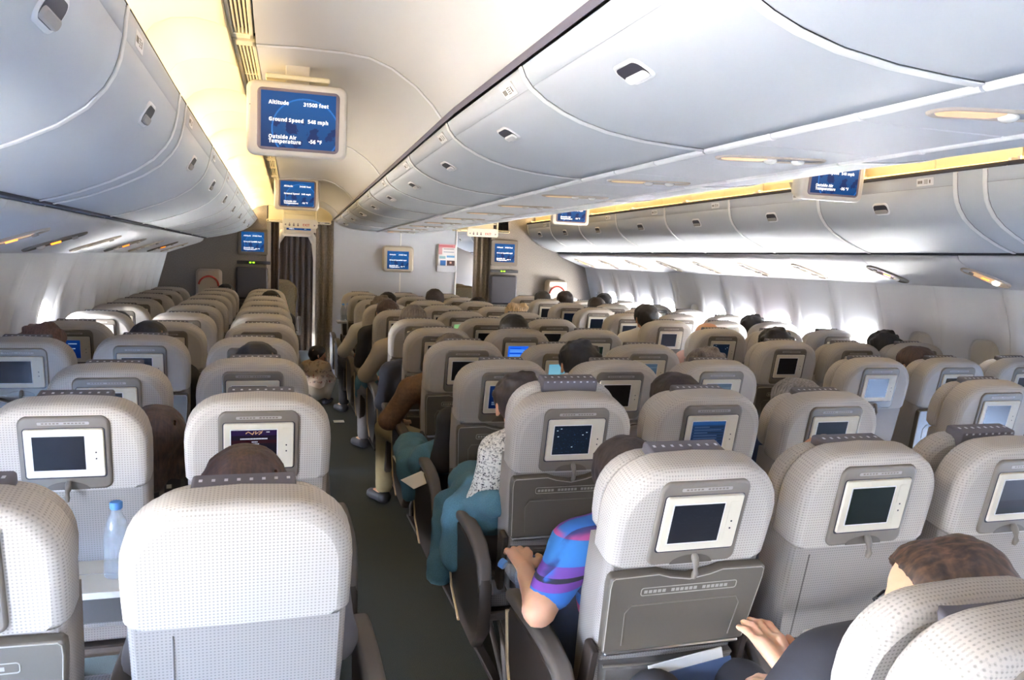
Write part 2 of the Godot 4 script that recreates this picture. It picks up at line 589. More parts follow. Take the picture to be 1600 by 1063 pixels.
func make_screens() -> void:
	var rng := RandomNumberGenerator.new()
	rng.seed = 5
	# flight information: blue globe (lettering is laid on it where it can be read)
	var globe := Image.create(160, 128, false, Image.FORMAT_RGB8)
	var fn := FastNoiseLite.new()
	fn.seed = 21
	fn.frequency = 0.025
	for yy in 128:
		for x in 160:
			var c := Color(0.0, 0.16, 0.36).lerp(Color(0.0, 0.33, 0.60), clampf(1.0 - yy / 128.0 + 0.2, 0, 1))
			var d := Vector2(x - 95, yy - 85).length()
			if d < 72:
				c = c.lerp(Color(0.04, 0.44, 0.74), 0.4)
				if fn.get_noise_2d(x, yy) > 0.14 and yy > 62:
					c = Color(0.02, 0.18, 0.42)
			if absf(d - 72.0) < 1.6:
				c = Color(0.16, 0.52, 0.88)
			globe.set_pixel(x, yy, c)
	M.tvblue = screen_mat(globe, 0.7)
	var small := blank(Color(0.04, 0.22, 0.5), Color(0.03, 0.12, 0.34))
	for l in [[12, 16, 26], [66, 16, 36], [12, 42, 34], [68, 42, 30], [12, 68, 30], [12, 76, 40], [70, 72, 24]]:
		for i in range(0, l[2], 5):
			small.fill_rect(Rect2i(l[0] + i, l[1], 4, 5), Color(0.75, 0.85, 0.95))
	M.s_info = screen_mat(small, 0.55)
	var inf2 := small.duplicate()
	M.s_infodim = screen_mat(inf2, 0.28)
	var li := blank(Color(0.10, 0.36, 0.85), Color(0.10, 0.36, 0.85))
	for k in 8:
		li.fill_rect(Rect2i(10, 12 + k * 10, rng.randi_range(60, 100), 3), Color(0.55, 0.8, 1.0) if k % 3 else Color(0.05, 0.2, 0.6))
	M.s_bright = screen_mat(li, 1.0)
	var ls := blank(Color(0.10, 0.24, 0.42), Color(0.12, 0.18, 0.30))
	ls.fill_rect(Rect2i(0, 0, 120, 12), Color(0.12, 0.32, 0.55))
	ls.fill_rect(Rect2i(0, 86, 120, 10), Color(0.14, 0.30, 0.58))
	for k in 7:
		ls.fill_rect(Rect2i(4, 18 + k * 10, 112, 4), Color(0.06, 0.12, 0.22))
		ls.fill_rect(Rect2i(8, 19 + k * 10, rng.randi_range(40, 100), 2), Color(0.35, 0.45, 0.6))
	M.s_list = screen_mat(ls, 0.6)
	var he := blank(Color(0.10, 0.05, 0.12), Color(0.03, 0.05, 0.08))
	he.fill_rect(Rect2i(0, 0, 120, 16), Color(0.14, 0.07, 0.24))
	he.fill_rect(Rect2i(0, 30, 120, 10), Color(0.16, 0.04, 0.07))
	var gold := Color(0.85, 0.68, 0.5)
	line(he, [Vector2(38, 9), Vector2(44, 4), Vector2(54, 11)], gold)
	line(he, [Vector2(59, 4), Vector2(58, 8), Vector2(55, 12)], gold)
	line(he, [Vector2(64, 3), Vector2(63, 11), Vector2(69, 7)], gold)
	line(he, [Vector2(71, 4), Vector2(80, 4), Vector2(78, 8), Vector2(72, 12)], gold)
	he.fill_rect(Rect2i(81, 1, 2, 2), gold)
	he.fill_rect(Rect2i(92, 5, 9, 2), Color.WHITE)
	for i in range(0, 72, 4):
		he.fill_rect(Rect2i(24 + i, 24, 3, 4), Color(0.9, 0.92, 0.98))
	for k in 5:
		for i in range(0, [14, 18, 30, 16, 14][k], 4):
			he.fill_rect(Rect2i([54, 54, 46, 54, 54][k] + i, 34 + k * 6, 3, 3), Color(0.85, 0.9, 0.98))
	M.s_help = screen_mat(he, 0.8)
	var city := blank(Color(0.05, 0.09, 0.15), Color(0.06, 0.10, 0.15))
	for i in 120:
		city.fill_rect(Rect2i(rng.randi_range(0, 116), rng.randi_range(8, 90), rng.randi_range(1, 4), rng.randi_range(1, 3)), Color(0.10, 0.2, 0.32) * rng.randf_range(0.6, 1.5))
	for q in [[20, 8], [104, 22], [92, 30], [12, 34], [8, 14], [60, 70]]:
		city.fill_rect(Rect2i(q[0], q[1], 5, 3), Color(0.85, 0.95, 1.0))
	M.s_city = screen_mat(city, 0.7)
	M.s_green = screen_mat(blank(Color(0.02, 0.10, 0.06), Color(0.02, 0.08, 0.05)), 0.5)
	M.s_navy = screen_mat(blank(Color(0.03, 0.06, 0.14), Color(0.02, 0.08, 0.10)), 0.5)
	var haze := blank(Color(0.16, 0.18, 0.23), Color(0.22, 0.23, 0.27))
	for i in 40:
		haze.fill_rect(Rect2i(rng.randi_range(0, 110), rng.randi_range(0, 90), rng.randi_range(4, 14), 2), Color(0.2, 0.22, 0.28))
	M.s_haze = screen_mat(haze, 0.45)
	var mov := blank(Color(0.22, 0.21, 0.24), Color(0.20, 0.18, 0.20))
	mov.fill_rect(Rect2i(0, 58, 120, 20), Color(0.10, 0.03, 0.04))
	mov.fill_rect(Rect2i(0, 78, 120, 18), Color(0.02, 0.02, 0.02))
	M.s_movie = screen_mat(mov, 0.6)
	var teal := blank(Color(0.42, 0.72, 0.70), Color(0.50, 0.78, 0.76))
	teal.fill_rect(Rect2i(0, 60, 70, 36), Color(0.38, 0.66, 0.68))
	M.s_teal = screen_mat(teal, 0.75)
	var cyan := blank(Color(0.42, 0.66, 0.76), Color(0.55, 0.75, 0.82))
	cyan.fill_rect(Rect2i(60, 30, 16, 40), Color(0.4, 0.6, 0.66))
	M.s_cyan = screen_mat(cyan, 0.8)
	M.s_lime = screen_mat(blank(Color(0.55, 0.75, 0.50), Color(0.6, 0.78, 0.55)), 0.7)
	var seab := blank(Color(0.30, 0.38, 0.46), Color(0.20, 0.27, 0.34))
	seab.fill_rect(Rect2i(0, 18, 120, 3), Color(0.5, 0.56, 0.6))
	M.s_sea = screen_mat(seab, 0.55)
	M.s_brown = screen_mat(blank(Color(0.05, 0.03, 0.03), Color(0.05, 0.04, 0.03)), 0.4)
	M.s_off = M.glossdark

# ---------------------------------------------------------------- cabin shell
const ZB := 2.3       # rear end of what is built, metres behind the camera
const ZF := -10.5     # front wall of this cabin
const ZN := -15.6     # front end of the next cabin

func wallx(y: float) -> float:
	if y >= 0.9:
		return 2.93 - 0.18 * pow((y - 0.9) / 0.67, 1.6)
	return 2.93 - 0.13 * pow((0.9 - y) / 0.9, 2.0)

func prof(pts: Array, sx: float) -> PackedVector2Array:
	var o := PackedVector2Array()
	for p in pts:
		o.append(Vector2(p[0] * sx, p[1]))
	return o

# the upper shell narrows and sinks a little towards the front of the cabin, most on the shaded side
func warp(p: Vector3) -> Vector3:
	var d := minf(-p.z, 10.6) - 3.0
	if d <= 0.0:
		return p
	var w := clampf((p.y - 1.76) / 0.4, 0.0, 1.6)
	var f := clampf((1.2 - p.x) / 3.0, 0.0, 1.0)
	return p + Vector3(0.019 * f * d * w, -(0.005 + 0.013 * f) * d * w, 0)

func warped(m: MB) -> ArrayMesh:
	for i in m.V.size():
		m.V[i] = warp(m.V[i])
	return m.mesh()

func warp_xf(b: Basis, c: Vector3) -> Transform3D:
	var o := warp(c)
	var t := (warp(c + Vector3(0, 0, 0.3)) - o).normalized()
	var turn := Quaternion(Vector3(0, 0, 1), t)
	return Transform3D(Basis(turn) * b, o)

# a strip of given thickness following a cross-section curve (x, y), from z0 to z1
func strip(curve: Array, sx: float, thick: float, z0: float, z1: float, bev := 0.003) -> ArrayMesh:
	var o := PackedVector2Array()
	var n := curve.size()
	var back := PackedVector2Array()
	for i in n:
		var a := Vector2(curve[maxi(i - 1, 0)][0], curve[maxi(i - 1, 0)][1])
		var b := Vector2(curve[mini(i + 1, n - 1)][0], curve[mini(i + 1, n - 1)][1])
		var t := (b - a).normalized()
		var p := Vector2(curve[i][0], curve[i][1])
		o.append(Vector2(p.x * sx, p.y))
		var q := p + Vector2(-t.y, t.x) * thick
		back.append(Vector2(q.x * sx, q.y))
	back.reverse()
	o.append_array(back)
	var m := MB.new()
	m.slab(o, [[-z1, bev], [-z1 + bev, 0.0], [-z0 - bev, 0.0], [-z0, bev]])
	return warped(m)

func build_shell() -> void:
	var fl := struct("floor", "dark green grey carpet running along the aisles")
	part("carpet", boxm(Vector3(-3.05, -0.1, ZN), Vector3(3.05, 0, ZB), 0.001), M.carpet, fl)
	var rf := struct("roof", "outer skin above the cabin ceiling")
	part("roof_skin", boxm(Vector3(-3.1, 2.62, ZN), Vector3(3.1, 2.7, ZB), 0.001), M.ceil, rf)
	for s in [-1, 1]:
		part("side_skin", boxm(Vector3(2.98 * s, 1.6, ZN), Vector3(3.1 * s, 2.7, ZB), 0.001), M.wall, rf)
		part("side_shelf", boxm(Vector3(2.74 * s, 1.578, ZN), Vector3(3.05 * s, 1.62, ZB), 0.001), M.wall, rf)
		part("floor_skirt", boxm(Vector3(2.79 * s, -0.05, ZN), Vector3(3.1 * s, 0.13, ZB), 0.001), M.wall, rf)
	var wb := struct("wall_rear", "white rear end wall behind the last rows")
	part("rear_panel", boxm(Vector3(-3.1, 0, ZB), Vector3(3.1, 2.7, ZB + 0.08), 0.001), M.wall, wb)
	var wn := struct("wall_far", "end wall of the next cabin")
	part("far_panel", boxm(Vector3(-3.1, 0, ZN - 0.08), Vector3(3.1, 2.7, ZN), 0.001), M.partition, wn)
	# ceiling: curved panels over both aisles and a hidden middle
	var ce := struct("ceiling", "cream ceiling panels curving down to the centre bins")
	var arc := [[1.60, 2.41], [1.45, 2.417], [1.27, 2.417], [1.17, 2.408], [1.08, 2.376], [0.98, 2.312], [0.91, 2.245], [0.866, 2.188]]
	part("middle_panel", boxm(Vector3(-0.9, 2.5, ZN), Vector3(0.9, 2.55, ZB), 0.001), M.ceil, ce)
	var cuts := [-2.3, 1.1, 3.25, 5.4, 7.55, 9.7, 10.5, 13.0, 15.6]
	for s in [-1.0, 1.0]:
		for i in cuts.size() - 1:
			part("ceiling_panel", strip(arc, s, -0.014, cuts[i] + 0.004, cuts[i + 1] - 0.004, 0.004), M.ceil, ce)
			if i > 0:
				part("panel_seam", strip(arc, s, 0.006, cuts[i] - 0.011, cuts[i] + 0.011, 0.003), M.binlight, ce)
		for q in [[-2.3, 3.0], [3.0, 10.5], [10.5, 15.5]]:
			part("ceiling_edge", strip([[0.873, 2.190], [0.8675, 2.170]], s, 0.004, q[0], q[1]), M.gapgrey, ce)
	# light coves: concave cream panels between the vent grilles and the outboard bins
	var cv := [[1.685, 2.405], [1.72, 2.42], [1.79, 2.43], [1.87, 2.42], [1.93, 2.39], [1.975, 2.33], [1.99, 2.25], [1.985, 2.16]]
	for s in [-1.0, 1.0]:
		var co := struct("ceiling_cove", "warm lit cove above the bins on the " + ("window side" if s > 0 else "shaded side"))
		var d := -2.3
		while d < 15.5:
			part("cove_panel", strip(cv, s, -0.012, d + 0.003, minf(d + 0.533, 15.6) - 0.003, 0.003), M.cove, co)
			part("cove_rib", strip(cv.slice(0, 5), s, 0.007, d - 0.006, d + 0.006, 0.003), M.cove, co)
			d += 0.533
	# lamps in the coves
	for s in [-1.0, 1.0]:
		var d := -1.8
		var i := 0
		while d < 15.0:
			var t := thing("cove_lamp", "warm fluorescent tube hidden in the %s cove, %s from the rear wall" % ["bright-side" if s > 0 else "shaded-side", ORD[i]], "lamp", warp(Vector3(1.93 * s, 2.20, -d)), "cove tubes behind the bins")
			if not K.has("tube"):
				var mb := MB.new()
				mb.tube([Vector3(0, 0, -0.5), Vector3(0, 0, 0.5)], 0.013, 8)
				K.tube = mb.mesh()
				K.socket = boxm(Vector3(-0.02, -0.02, -0.52), Vector3(0.02, 0.02, -0.5), 0.002)
				K.socket2 = boxm(Vector3(-0.02, -0.02, 0.5), Vector3(0.02, 0.02, 0.52), 0.002)
			part("tube", K.tube, M.tube, t)
			part("socket", K.socket, M.binlight, t)
			part("socket", K.socket2, M.binlight, t)
			var al := AreaLight3D.new()
			al.name = "cove_light"
			al.area_size = Vector2(0.03, 1.0)
			al.light_energy = COVE
			al.light_color = Color(1.0, 0.89, 0.70)
			al.light_size = 0.1
			al.shadow_enabled = true
			al.transform = Transform3D(Basis.looking_at(Vector3(-0.62 * s, 0.78, 0), Vector3(0, 0, 1)), Vector3(-0.012 * s, 0.018, 0))
			t.add_child(al)
			d += 1.07
			i += 1
	# vent grilles between ceiling and cove
	for s in [-1.0, 1.0]:
		var d := 0.1
		while d < 10.3:
			var t := thing("vent_grille", "cream slotted air grille beside the %s cove, %s from the camera end" % ["bright-side" if s > 0 else "shaded-side", ORD[int(round(d / 1.045))]], "air vent", Vector3.ZERO, "ceiling grilles of the " + ("bright side" if s > 0 else "shaded side"))
			t.transform = warp_xf(Basis(), Vector3(1.643 * s, 2.412, -d - 0.5))
			if not K.has("gf"):
				var mb := MB.new()
				for q in [-1, 1]:
					mb.box(Vector3(0.035 * q - 0.007, -0.004, -0.515), Vector3(0.035 * q + 0.007, 0.02, 0.515), 0.002)
				mb.box(Vector3(-0.042, -0.004, 0.455), Vector3(0.042, 0.02, 0.515), 0.002)
				mb.box(Vector3(-0.042, -0.004, -0.515), Vector3(0.042, 0.02, -0.455), 0.002)
				mb.box(Vector3(-0.03, -0.002, -0.006), Vector3(0.03, 0.014, 0.006), 0.001)
				K.gf = mb.mesh()
				K.gs = boxm(Vector3(-0.0035, 0, -0.46), Vector3(0.0035, 0.018, 0.46), 0.001)
				K.gb = boxm(Vector3(-0.04, 0.03, -0.5), Vector3(0.04, 0.034, 0.5), 0.001)
			part("frame", K.gf, M.cove, t)
			part("backing", K.gb, M.gap, t)
			for k in 4:
				part("slat", K.gs, M.cove, t, Transform3D(Basis(), Vector3(-0.0195 + 0.013 * k, 0, 0)))
			d += 1.045
	part("cove_cover", boxm(Vector3(1.6, 2.45, ZN), Vector3(3.0, 2.47, ZB), 0.001), M.ceil, rf)
	part("cove_cover", boxm(Vector3(-3.0, 2.45, ZN), Vector3(-1.6, 2.47, ZB), 0.001), M.ceil, rf)
	for s in [-1.0, 1.0]:
		part("grille_filler", boxm(Vector3(1.595 * s, 2.415, 2.3), Vector3(1.69 * s, 2.43, -0.1), 0.001), M.cove, rf)
		part("grille_filler", boxm(Vector3(1.595 * s, 2.415, -10.3), Vector3(1.69 * s, 2.43, ZN), 0.001), M.cove, rf)

# one side-wall panel with an arched recess and a window hole
func wall_panel_mesh(s: float) -> ArrayMesh:
	var n := 40
	var cy := 1.045
	var rings := []
	var half := 0.2665
	# [half width, half height, centre offset, outward depth, roundness]
	var defs := [[0.128, 0.180, 0.0, 0.085], [0.134, 0.187, 0.0, 0.05], [0.165, 0.222, 0.0, 0.024], [0.186, 0.31, 0.07, 0.020], [0.196, 0.40, 0.11, 0.017], [0.214, 0.42, 0.11, 0.002], [0.2650, 0.0, 0.0, 0.0]]
	for k in defs.size():
		var r := PackedVector3Array()
		for i in n:
			var a := TAU * (i + 0.5) / n
			var c := cos(a)
			var sn := sin(a)
			var p: Vector2
			if k < defs.size() - 1:
				var e := 2.0 / (3.2 if k < 3 else 4.0)
				p = Vector2(signf(c) * pow(absf(c), e) * defs[k][0], signf(sn) * pow(absf(sn), e) * defs[k][1] + defs[k][2])
			else:
				var lo := 0.10 - cy
				var hi := 1.59 - cy
				var dir := Vector2(signf(c) * pow(absf(c), 0.5), signf(sn) * pow(absf(sn), 0.5))
				p = Vector2(dir.x * half * 1.2, dir.y * 0.85)
				p.x = clampf(p.x, -half, half)
				p.y = clampf(p.y, lo, hi)
			var wx := wallx(cy) - 0.14 * p.y if k < 3 else wallx(cy + p.y)
			r.append(Vector3((wx + defs[k][3]) * s, cy + p.y, p.x))
		rings.append(r)
	# bevelled joint to the neighbour
	var last: PackedVector3Array = rings[-1].duplicate()
	for i in n:
		last[i] += Vector3(0.012 * s, 0, 0)
		last[i].z *= 1.0
	var inner: PackedVector3Array = rings[-1]
	for i in n:
		if absf(inner[i].z) > half - 0.001:
			inner[i].z -= signf(inner[i].z) * 0.004
	rings[-1] = inner
	rings.append(last)
	var m := MB.new()
	m.loft(rings, false)
	return m.mesh()

func build_windows() -> void:
	var op_right := [1, 2, 3, 4, 5, 7, 8, 9, 10]
	for s in [-1, 1]:
		var wl := struct("wall_right" if s > 0 else "wall_left", "white moulded side wall with window recesses, " + ("bright side" if s > 0 else "shaded side"))
		var pm := wall_panel_mesh(s)
		var pane := MB.new()
		pane.slab(rr(0.29, 0.40, 0.12), [[0.0, 0.0], [0.004, 0.0]])
		var pmesh := pane.mesh()
		var fr := MB.new()
		var o1 := rr(0.275, 0.38, 0.11)
		var ring := []
		for l in [[0.0, 0.0], [0.010, 0.0], [0.010, 0.014], [0.0, 0.014]]:
			var r := PackedVector3Array()
			for p in o1:
				var q: Vector2 = p * (1.0 - l[1] / 0.14)
				r.append(Vector3(q.x, q.y, l[0]))
			ring.append(r)
		ring.append(ring[0])
		fr.loft(ring, false)
		var fmesh := fr.mesh()
		var shade := slabm(rr(0.296, 0.405, 0.08), [[0.0, 0.004], [0.002, 0.0], [0.006, 0.0], [0.008, 0.004]])
		var grip := boxm(Vector3(-0.05, -0.165, 0.008), Vector3(0.05, -0.153, 0.016), 0.003)
		for k in range(-12, 21):
			var d := 4.55 + 0.533 * k
			part("wall_panel", pm, M.wall, wl, Transform3D(Basis(), Vector3(0, 0, -d)))
			var opened := false
			if s > 0:
				opened = k in op_right or k in [15, 17]
			else:
				opened = k == 2 or k in [-10, -7, -6]
			var w := struct("window_%d" % (k + 13 + (33 if s > 0 else 0)))
			# local frame: x along the cabin, y up, z pointing into the cabin
			var upw := Vector3(-0.14 * s, 1.0, 0.0).normalized()
			var b := Basis(Vector3(0, 0, -s), upw, Vector3(0, 0, -s).cross(upw))
			w.transform = Transform3D(b, Vector3((wallx(1.045) + 0.082) * s, 1.045, -d))
			part("window_frame", fmesh, M.binlight, w)
			part("pane", pmesh, M.pane, w, Transform3D(Basis(), Vector3(0, 0, -0.016)))
			if not opened:
				var sh := part("window_shade", shade, M.shade, w, Transform3D(Basis(), Vector3(0, 0, 0.003)))
				part("grip", grip, M.binlight, sh)
			w.set_meta("label", ("open cabin window letting in white daylight" if opened else "cabin window with its white shade pulled down") + (" on the bright side" if s > 0 else " on the shaded side"))
			w.set_meta("category", "window")

# ---------------------------------------------------------------- overhead bins
const OB := [[1.852, 2.170], [1.857, 2.14], [1.860, 2.1035], [1.8603, 2.1015], [1.870, 2.05], [1.882, 2.015], [1.902, 1.98], [1.94, 1.935], [2.0, 1.89], [2.08, 1.848], [2.18, 1.805], [2.26, 1.778], [2.33, 1.76]]
const CB := [[0.857, 2.170], [0.845, 2.142], [0.824, 2.116], [0.8225, 2.1145], [0.78, 2.084], [0.725, 2.056], [0.667, 2.034], [0.58, 2.012], [0.464, 1.996], [0.342, 1.988], [0.262, 1.985]]

func curve_at(curve: Array, t: float) -> Array:
	# point and outward normal at the t-th vertex (fractional)
	var i := mini(int(t), curve.size() - 2)
	var a := Vector2(curve[i][0], curve[i][1])
	var b := Vector2(curve[i + 1][0], curve[i + 1][1])
	var tg := (b - a).normalized()
	return [a.lerp(b, t - i), tg]

func make_latch(parent: Node, curve: Array, t: float, sx: float, d: float, size := 1.0) -> void:
	if not K.has("latch_frame"):
		K.latch_frame = slabm(rr(0.125, 0.074, 0.026, 0, 0, 5), [[-0.004, 0.0], [0.002, 0.001], [0.0045, 0.005]])
		K.latch_hole = slabm(rr(0.108, 0.056, 0.02, 0, 0, 5), [[0.003, 0.0], [0.0055, 0.001]])
		K.latch_pull = slabm(rr(0.100, 0.024, 0.011, 0, -0.014, 5), [[0.005, 0.0], [0.010, 0.001], [0.012, 0.004]])
	var q := curve_at(curve, t)
	var p: Vector2 = q[0]
	var tg: Vector2 = q[1]
	var down := Vector3(tg.x * sx, tg.y, 0).normalized()
	var out := Vector3(tg.y * sx, -tg.x, 0).normalized()
	# outward is away from the bin interior: below and towards the aisle
	if out.y > 0.0 and out.y > absf(out.x):
		out = -out
	if curve == OB and out.x * sx > 0.0:
		out = -out
	if curve == CB and out.x * sx < 0.0:
		out = -out
	var ax := (-down).cross(out)
	var l := part("latch", K.latch_frame, M.binlight, parent, warp_xf(Basis(ax, -down, out), Vector3(p.x * sx, p.y, -d)))
	part("latch_recess", K.latch_hole, M.dark, l)
	part("latch_paddle", K.latch_pull, M.label if curve == OB else M.binlight, l)

func sign_plate(parent: Node, curve: Array, t: float, sx: float, d: float) -> void:
	if not K.has("plate"):
		K.plate = slabm(rr(0.115, 0.042, 0.004), [[-0.002, 0.0], [0.0015, 0.0], [0.002, 0.001]])
		var mb := MB.new()
		for i in 3:
			mb.box(Vector3(-0.048 + i * 0.011, -0.008, 0.002), Vector3(-0.040 + i * 0.011, 0.008, 0.0024), 0.0002)
		for i in 4:
			mb.box(Vector3(-0.006, -0.010 + i * 0.006, 0.002), Vector3(0.020, -0.0075 + i * 0.006, 0.0024), 0.0002)
		mb.box(Vector3(0.030, -0.009, 0.002), Vector3(0.038, 0.009, 0.0024), 0.0002)
		K.plate_marks = mb.mesh()
	var q := curve_at(curve, t)
	var p: Vector2 = q[0]
	var down := Vector3(q[1].x * sx, q[1].y, 0).normalized()
	var out := Vector3(q[1].y * sx, -q[1].x, 0).normalized()
	if curve == OB and out.x * sx > 0.0 or curve == CB and out.x * sx < 0.0:
		out = -out
	var b := Basis((-down).cross(out), -down, out)
	var o := part("sign_plate", K.plate, M.binlight, parent, warp_xf(b, Vector3(p.x * sx, p.y, -d)))
	part("plate_marks", K.plate_marks, M.surround, o).set_meta("kind", "stuff")

func build_bins() -> void:
	# outboard bins: bay edges measured along the cabin
	var bays := [[-2.2, -1.15], [-1.15, -0.1], [-0.1, 1.0], [1.0, 2.06], [2.06, 3.12], [3.12, 3.30], [3.30, 4.38], [4.38, 5.42], [5.42, 6.47], [6.47, 7.53], [7.53, 8.57], [8.57, 9.55], [9.55, 10.46], [10.6, 12.2], [12.2, 13.8], [13.8, 15.5]]
	var ord := ["first", "second", "third", "fourth", "fifth", "sixth", "seventh", "eighth", "ninth", "tenth", "eleventh", "twelfth", "thirteenth"]
	for s in [-1.0, 1.0]:
		for i in bays.size():
			var z0: float = bays[i][0]
			var z1: float = bays[i][1]
			var side := "shaded side" if s < 0 else "bright side"
			var lab := "white curved overhead bin of the %s, %s bay from the front wall" % [side, ord[12 - i] if i <= 12 else "next cabin"]
			if i > 12:
				lab = "white overhead bin of the %s in the next cabin, %s beyond the curtain" % [side, ["first", "second", "third"][i - 13]]
			if i == 5:
				lab = "narrow white filler piece between two overhead bins of the " + side
			var t := thing("overhead_bin", lab, "bin", Vector3.ZERO, "outboard overhead bins, " + side)
			var body := MB.new()
			var o := prof([[1.858, 2.165], [1.87, 2.09], [1.892, 2.02], [1.95, 1.945], [2.09, 1.86], [2.33, 1.775], [2.5, 1.80], [2.95, 2.0], [2.95, 2.35], [2.1, 2.17]], s)
			body.slab(o, [[-z1 + 0.001, 0.0], [-z0 - 0.001, 0.0]])
			part("body", warped(body), M.gapgrey, t)
			if i == 5:
				part("filler_panel", strip(OB, s, 0.012 * 1.0, z0 + 0.012, z1 - 0.012), M.bin, t)
			else:
				part("label_rail", strip(OB.slice(0, 3), s, 0.012, z0 + 0.012, z1 - 0.012), M.bin, t)
				var door := part("door", strip(OB.slice(3), s, 0.014, z0 + 0.012, z1 - 0.012), M.bin, t)
				make_latch(door, OB, 5.2, s, (z0 + z1) / 2.0)
				sign_plate(t, OB, 1.1, s, z0 + 0.2)
			part("end_trim", strip(OB, s, -0.005, z1 - 0.013, z1 + 0.013, 0.004), M.binlight, t)
	# dark gap and light roll above the service panels, one strip per side
	for s in [-1.0, 1.0]:
		var tr := struct("trim_%d" % (1 if s < 0 else 2), "dark shadow gap under the outboard bins, " + ("shaded side" if s < 0 else "bright side"))
		part("gap_strip", boxm(Vector3(2.30 * s, 1.756, ZN), Vector3(2.37 * s, 1.775, ZB), 0.002), M.gap, tr)
		var up := struct("trim_%d" % (3 if s < 0 else 4), "dark gap strip above the outboard bins, " + ("shaded side" if s < 0 else "bright side"))
		var gs := [[1.853, 2.171], [1.875, 2.174], [1.9, 2.176]]
		if s > 0.0:
			gs = [[1.854, 2.170], [1.857, 2.188], [1.885, 2.192]]
		for q in [[-2.3, 3.0], [3.0, 10.5]]:
			part("gap_strip", strip(gs, s, 0.006, q[0], q[1]), M.gap, up)
	var PS := [[2.335, 1.752], [2.345, 1.728], [2.375, 1.706], [2.43, 1.683], [2.52, 1.651], [2.62, 1.613], [2.70, 1.583], [2.752, 1.563], [2.768, 1.566]]
	for s in [-1.0, 1.0]:
		var d := -1.9
		var i := 0
		while d < 15.0:
			var t := thing("service_panel", "white sloping service panel under the %s bins, %s from the rear wall" % ["shaded-side" if s < 0 else "bright-side", ORD[i]], "panel", Vector3.ZERO, "service panels, " + ("shaded side" if s < 0 else "bright side"))
			if not K.has("ps%d" % int(s)):
				K["ps%d" % int(s)] = strip(PS, s, 0.010, 0.002, 0.798, 0.003)
			part("panel", K["ps%d" % int(s)], M.psu, t, Transform3D(Basis(), Vector3(0, 0, -d)))
			d += 0.8
			i += 1
	# reading light units in the service panels
	K.glowpad = slabm(rr(0.15, 0.07, 0.034, 0, 0, 6), [[0.0, 0.0], [0.004, 0.002], [0.006, 0.012]])
	var om := slabm(rr(0.31, 0.115, 0.0574, 0, 0, 6), [[-0.006, 0.0], [0.003, 0.002], [0.006, 0.008], [0.003, 0.014]])
	var lensm := MB.new()
	lensm.ball(Vector3(0, 0, 0.004), Vector3(0.022, 0.022, 0.012), 10)
	var lens := lensm.mesh()
	var indic := slabm(rr(0.05, 0.022, 0.008), [[0.0, 0.0], [0.008, 0.002]])
	var knob := MB.new()
	knob.tube([Vector3(0, 0, 0), Vector3(0, 0, 0.012)], 0.014, 10)
	var knobm := knob.mesh()
	for s in [-1.0, 1.0]:
		var lr := [2.9, 3.70, 4.49, 5.33, 6.10, 6.88, 7.65, 8.45, 9.25, 10.05] if s > 0 else [2.9, 3.74, 4.45, 5.4, 6.43, 7.45, 8.52, 9.5]
		for i in lr.size():
			var on_white: bool = s > 0 and i == 1
			var warm: bool = (s < 0 and i == 1) or (s > 0 and i == 9)
			var lit: bool = (s > 0 and i == 2) or (s < 0 and i in [2, 4, 6])
			var lab := "oval reading light in the %s service panel, %s from the rear, %s" % ["shaded-side" if s < 0 else "bright-side", ORD[i], "white lamp lit" if on_white else "glowing warm" if warm else "orange sign lit" if lit else "unlit"]
			var t := thing("reading_light", lab, "light", Vector3(2.563 * s, 1.628, -lr[i]), "reading lights in the side service panels")
			var n := Vector3(-0.36 * s, -0.93, 0).normalized()
			var along := Vector3(0.93 * s, -0.36, 0.32).normalized()
			along = (along - n * along.dot(n)).normalized()
			t.transform.basis = Basis(along, n.cross(along), n)
			var bz := part("bezel", om, M.surround if lit else M.tan, t)
			part("lamp_lens", lens, M.whitelens if on_white else M.lens, bz, Transform3D(Basis(), Vector3(0.07, 0.0, 0.003)))
			part("air_nozzle", knobm, M.label, bz, Transform3D(Basis(), Vector3(-0.09, 0, 0.002)))
			part("sign_window", indic, M.orange if lit else M.warmlens if warm or on_white else M.lens, bz, Transform3D(Basis(), Vector3(0.0, 0.0, 0.003)))
			if on_white or warm:
				part("glow_panel", K.glowpad, M.softwarm, bz, Transform3D(Basis(), Vector3(-0.02, 0, -0.001)))
			if on_white:
				var sl := SpotLight3D.new()
				sl.name = "reading_spot"
				sl.spot_angle = 35.0
				sl.light_energy = 0.15
				sl.light_color = Color(1.0, 0.95, 0.85)
				sl.light_size = 0.02
				sl.spot_range = 4.0
				sl.shadow_enabled = true
				sl.transform = Transform3D(Basis.looking_at(Vector3(0, 0, 1), Vector3.UP), Vector3(0.07, 0, 0.03))
				t.add_child(sl)
	# centre bins: a door on each aisle per bay, a bottom pan between them
	var cb := [-2.2, -0.85, 0.18, 1.2, 2.2, 3.21, 4.22, 5.22, 6.23, 7.24, 8.25, 9.26, 10.44]
	var co := ["first", "second", "third", "fourth", "fifth", "sixth", "seventh", "eighth", "ninth", "tenth", "eleventh", "twelfth"]
	for i in cb.size() - 1:
		var z0: float = cb[i]
		var z1: float = cb[i + 1]
		var t := thing("centre_bin", "white centre overhead bin with doors on both aisles, %s bay from the front wall" % co[11 - i], "bin", Vector3.ZERO, "centre overhead bins")
		var body := MB.new()
		var pts := []
		for p in [[0.24, 2.0], [0.36, 2.004], [0.6, 2.03], [0.74, 2.08], [0.85, 2.165]]:
			pts.append(p)
		for p in [[-0.85, 2.165], [-0.74, 2.08], [-0.6, 2.03], [-0.36, 2.004], [-0.24, 2.0]]:
			pts.append(p)
		body.slab(prof(pts, 1.0), [[-z1 + 0.001, 0.0], [-z0 - 0.001, 0.0]])
		part("body", warped(body), M.gapgrey, t)
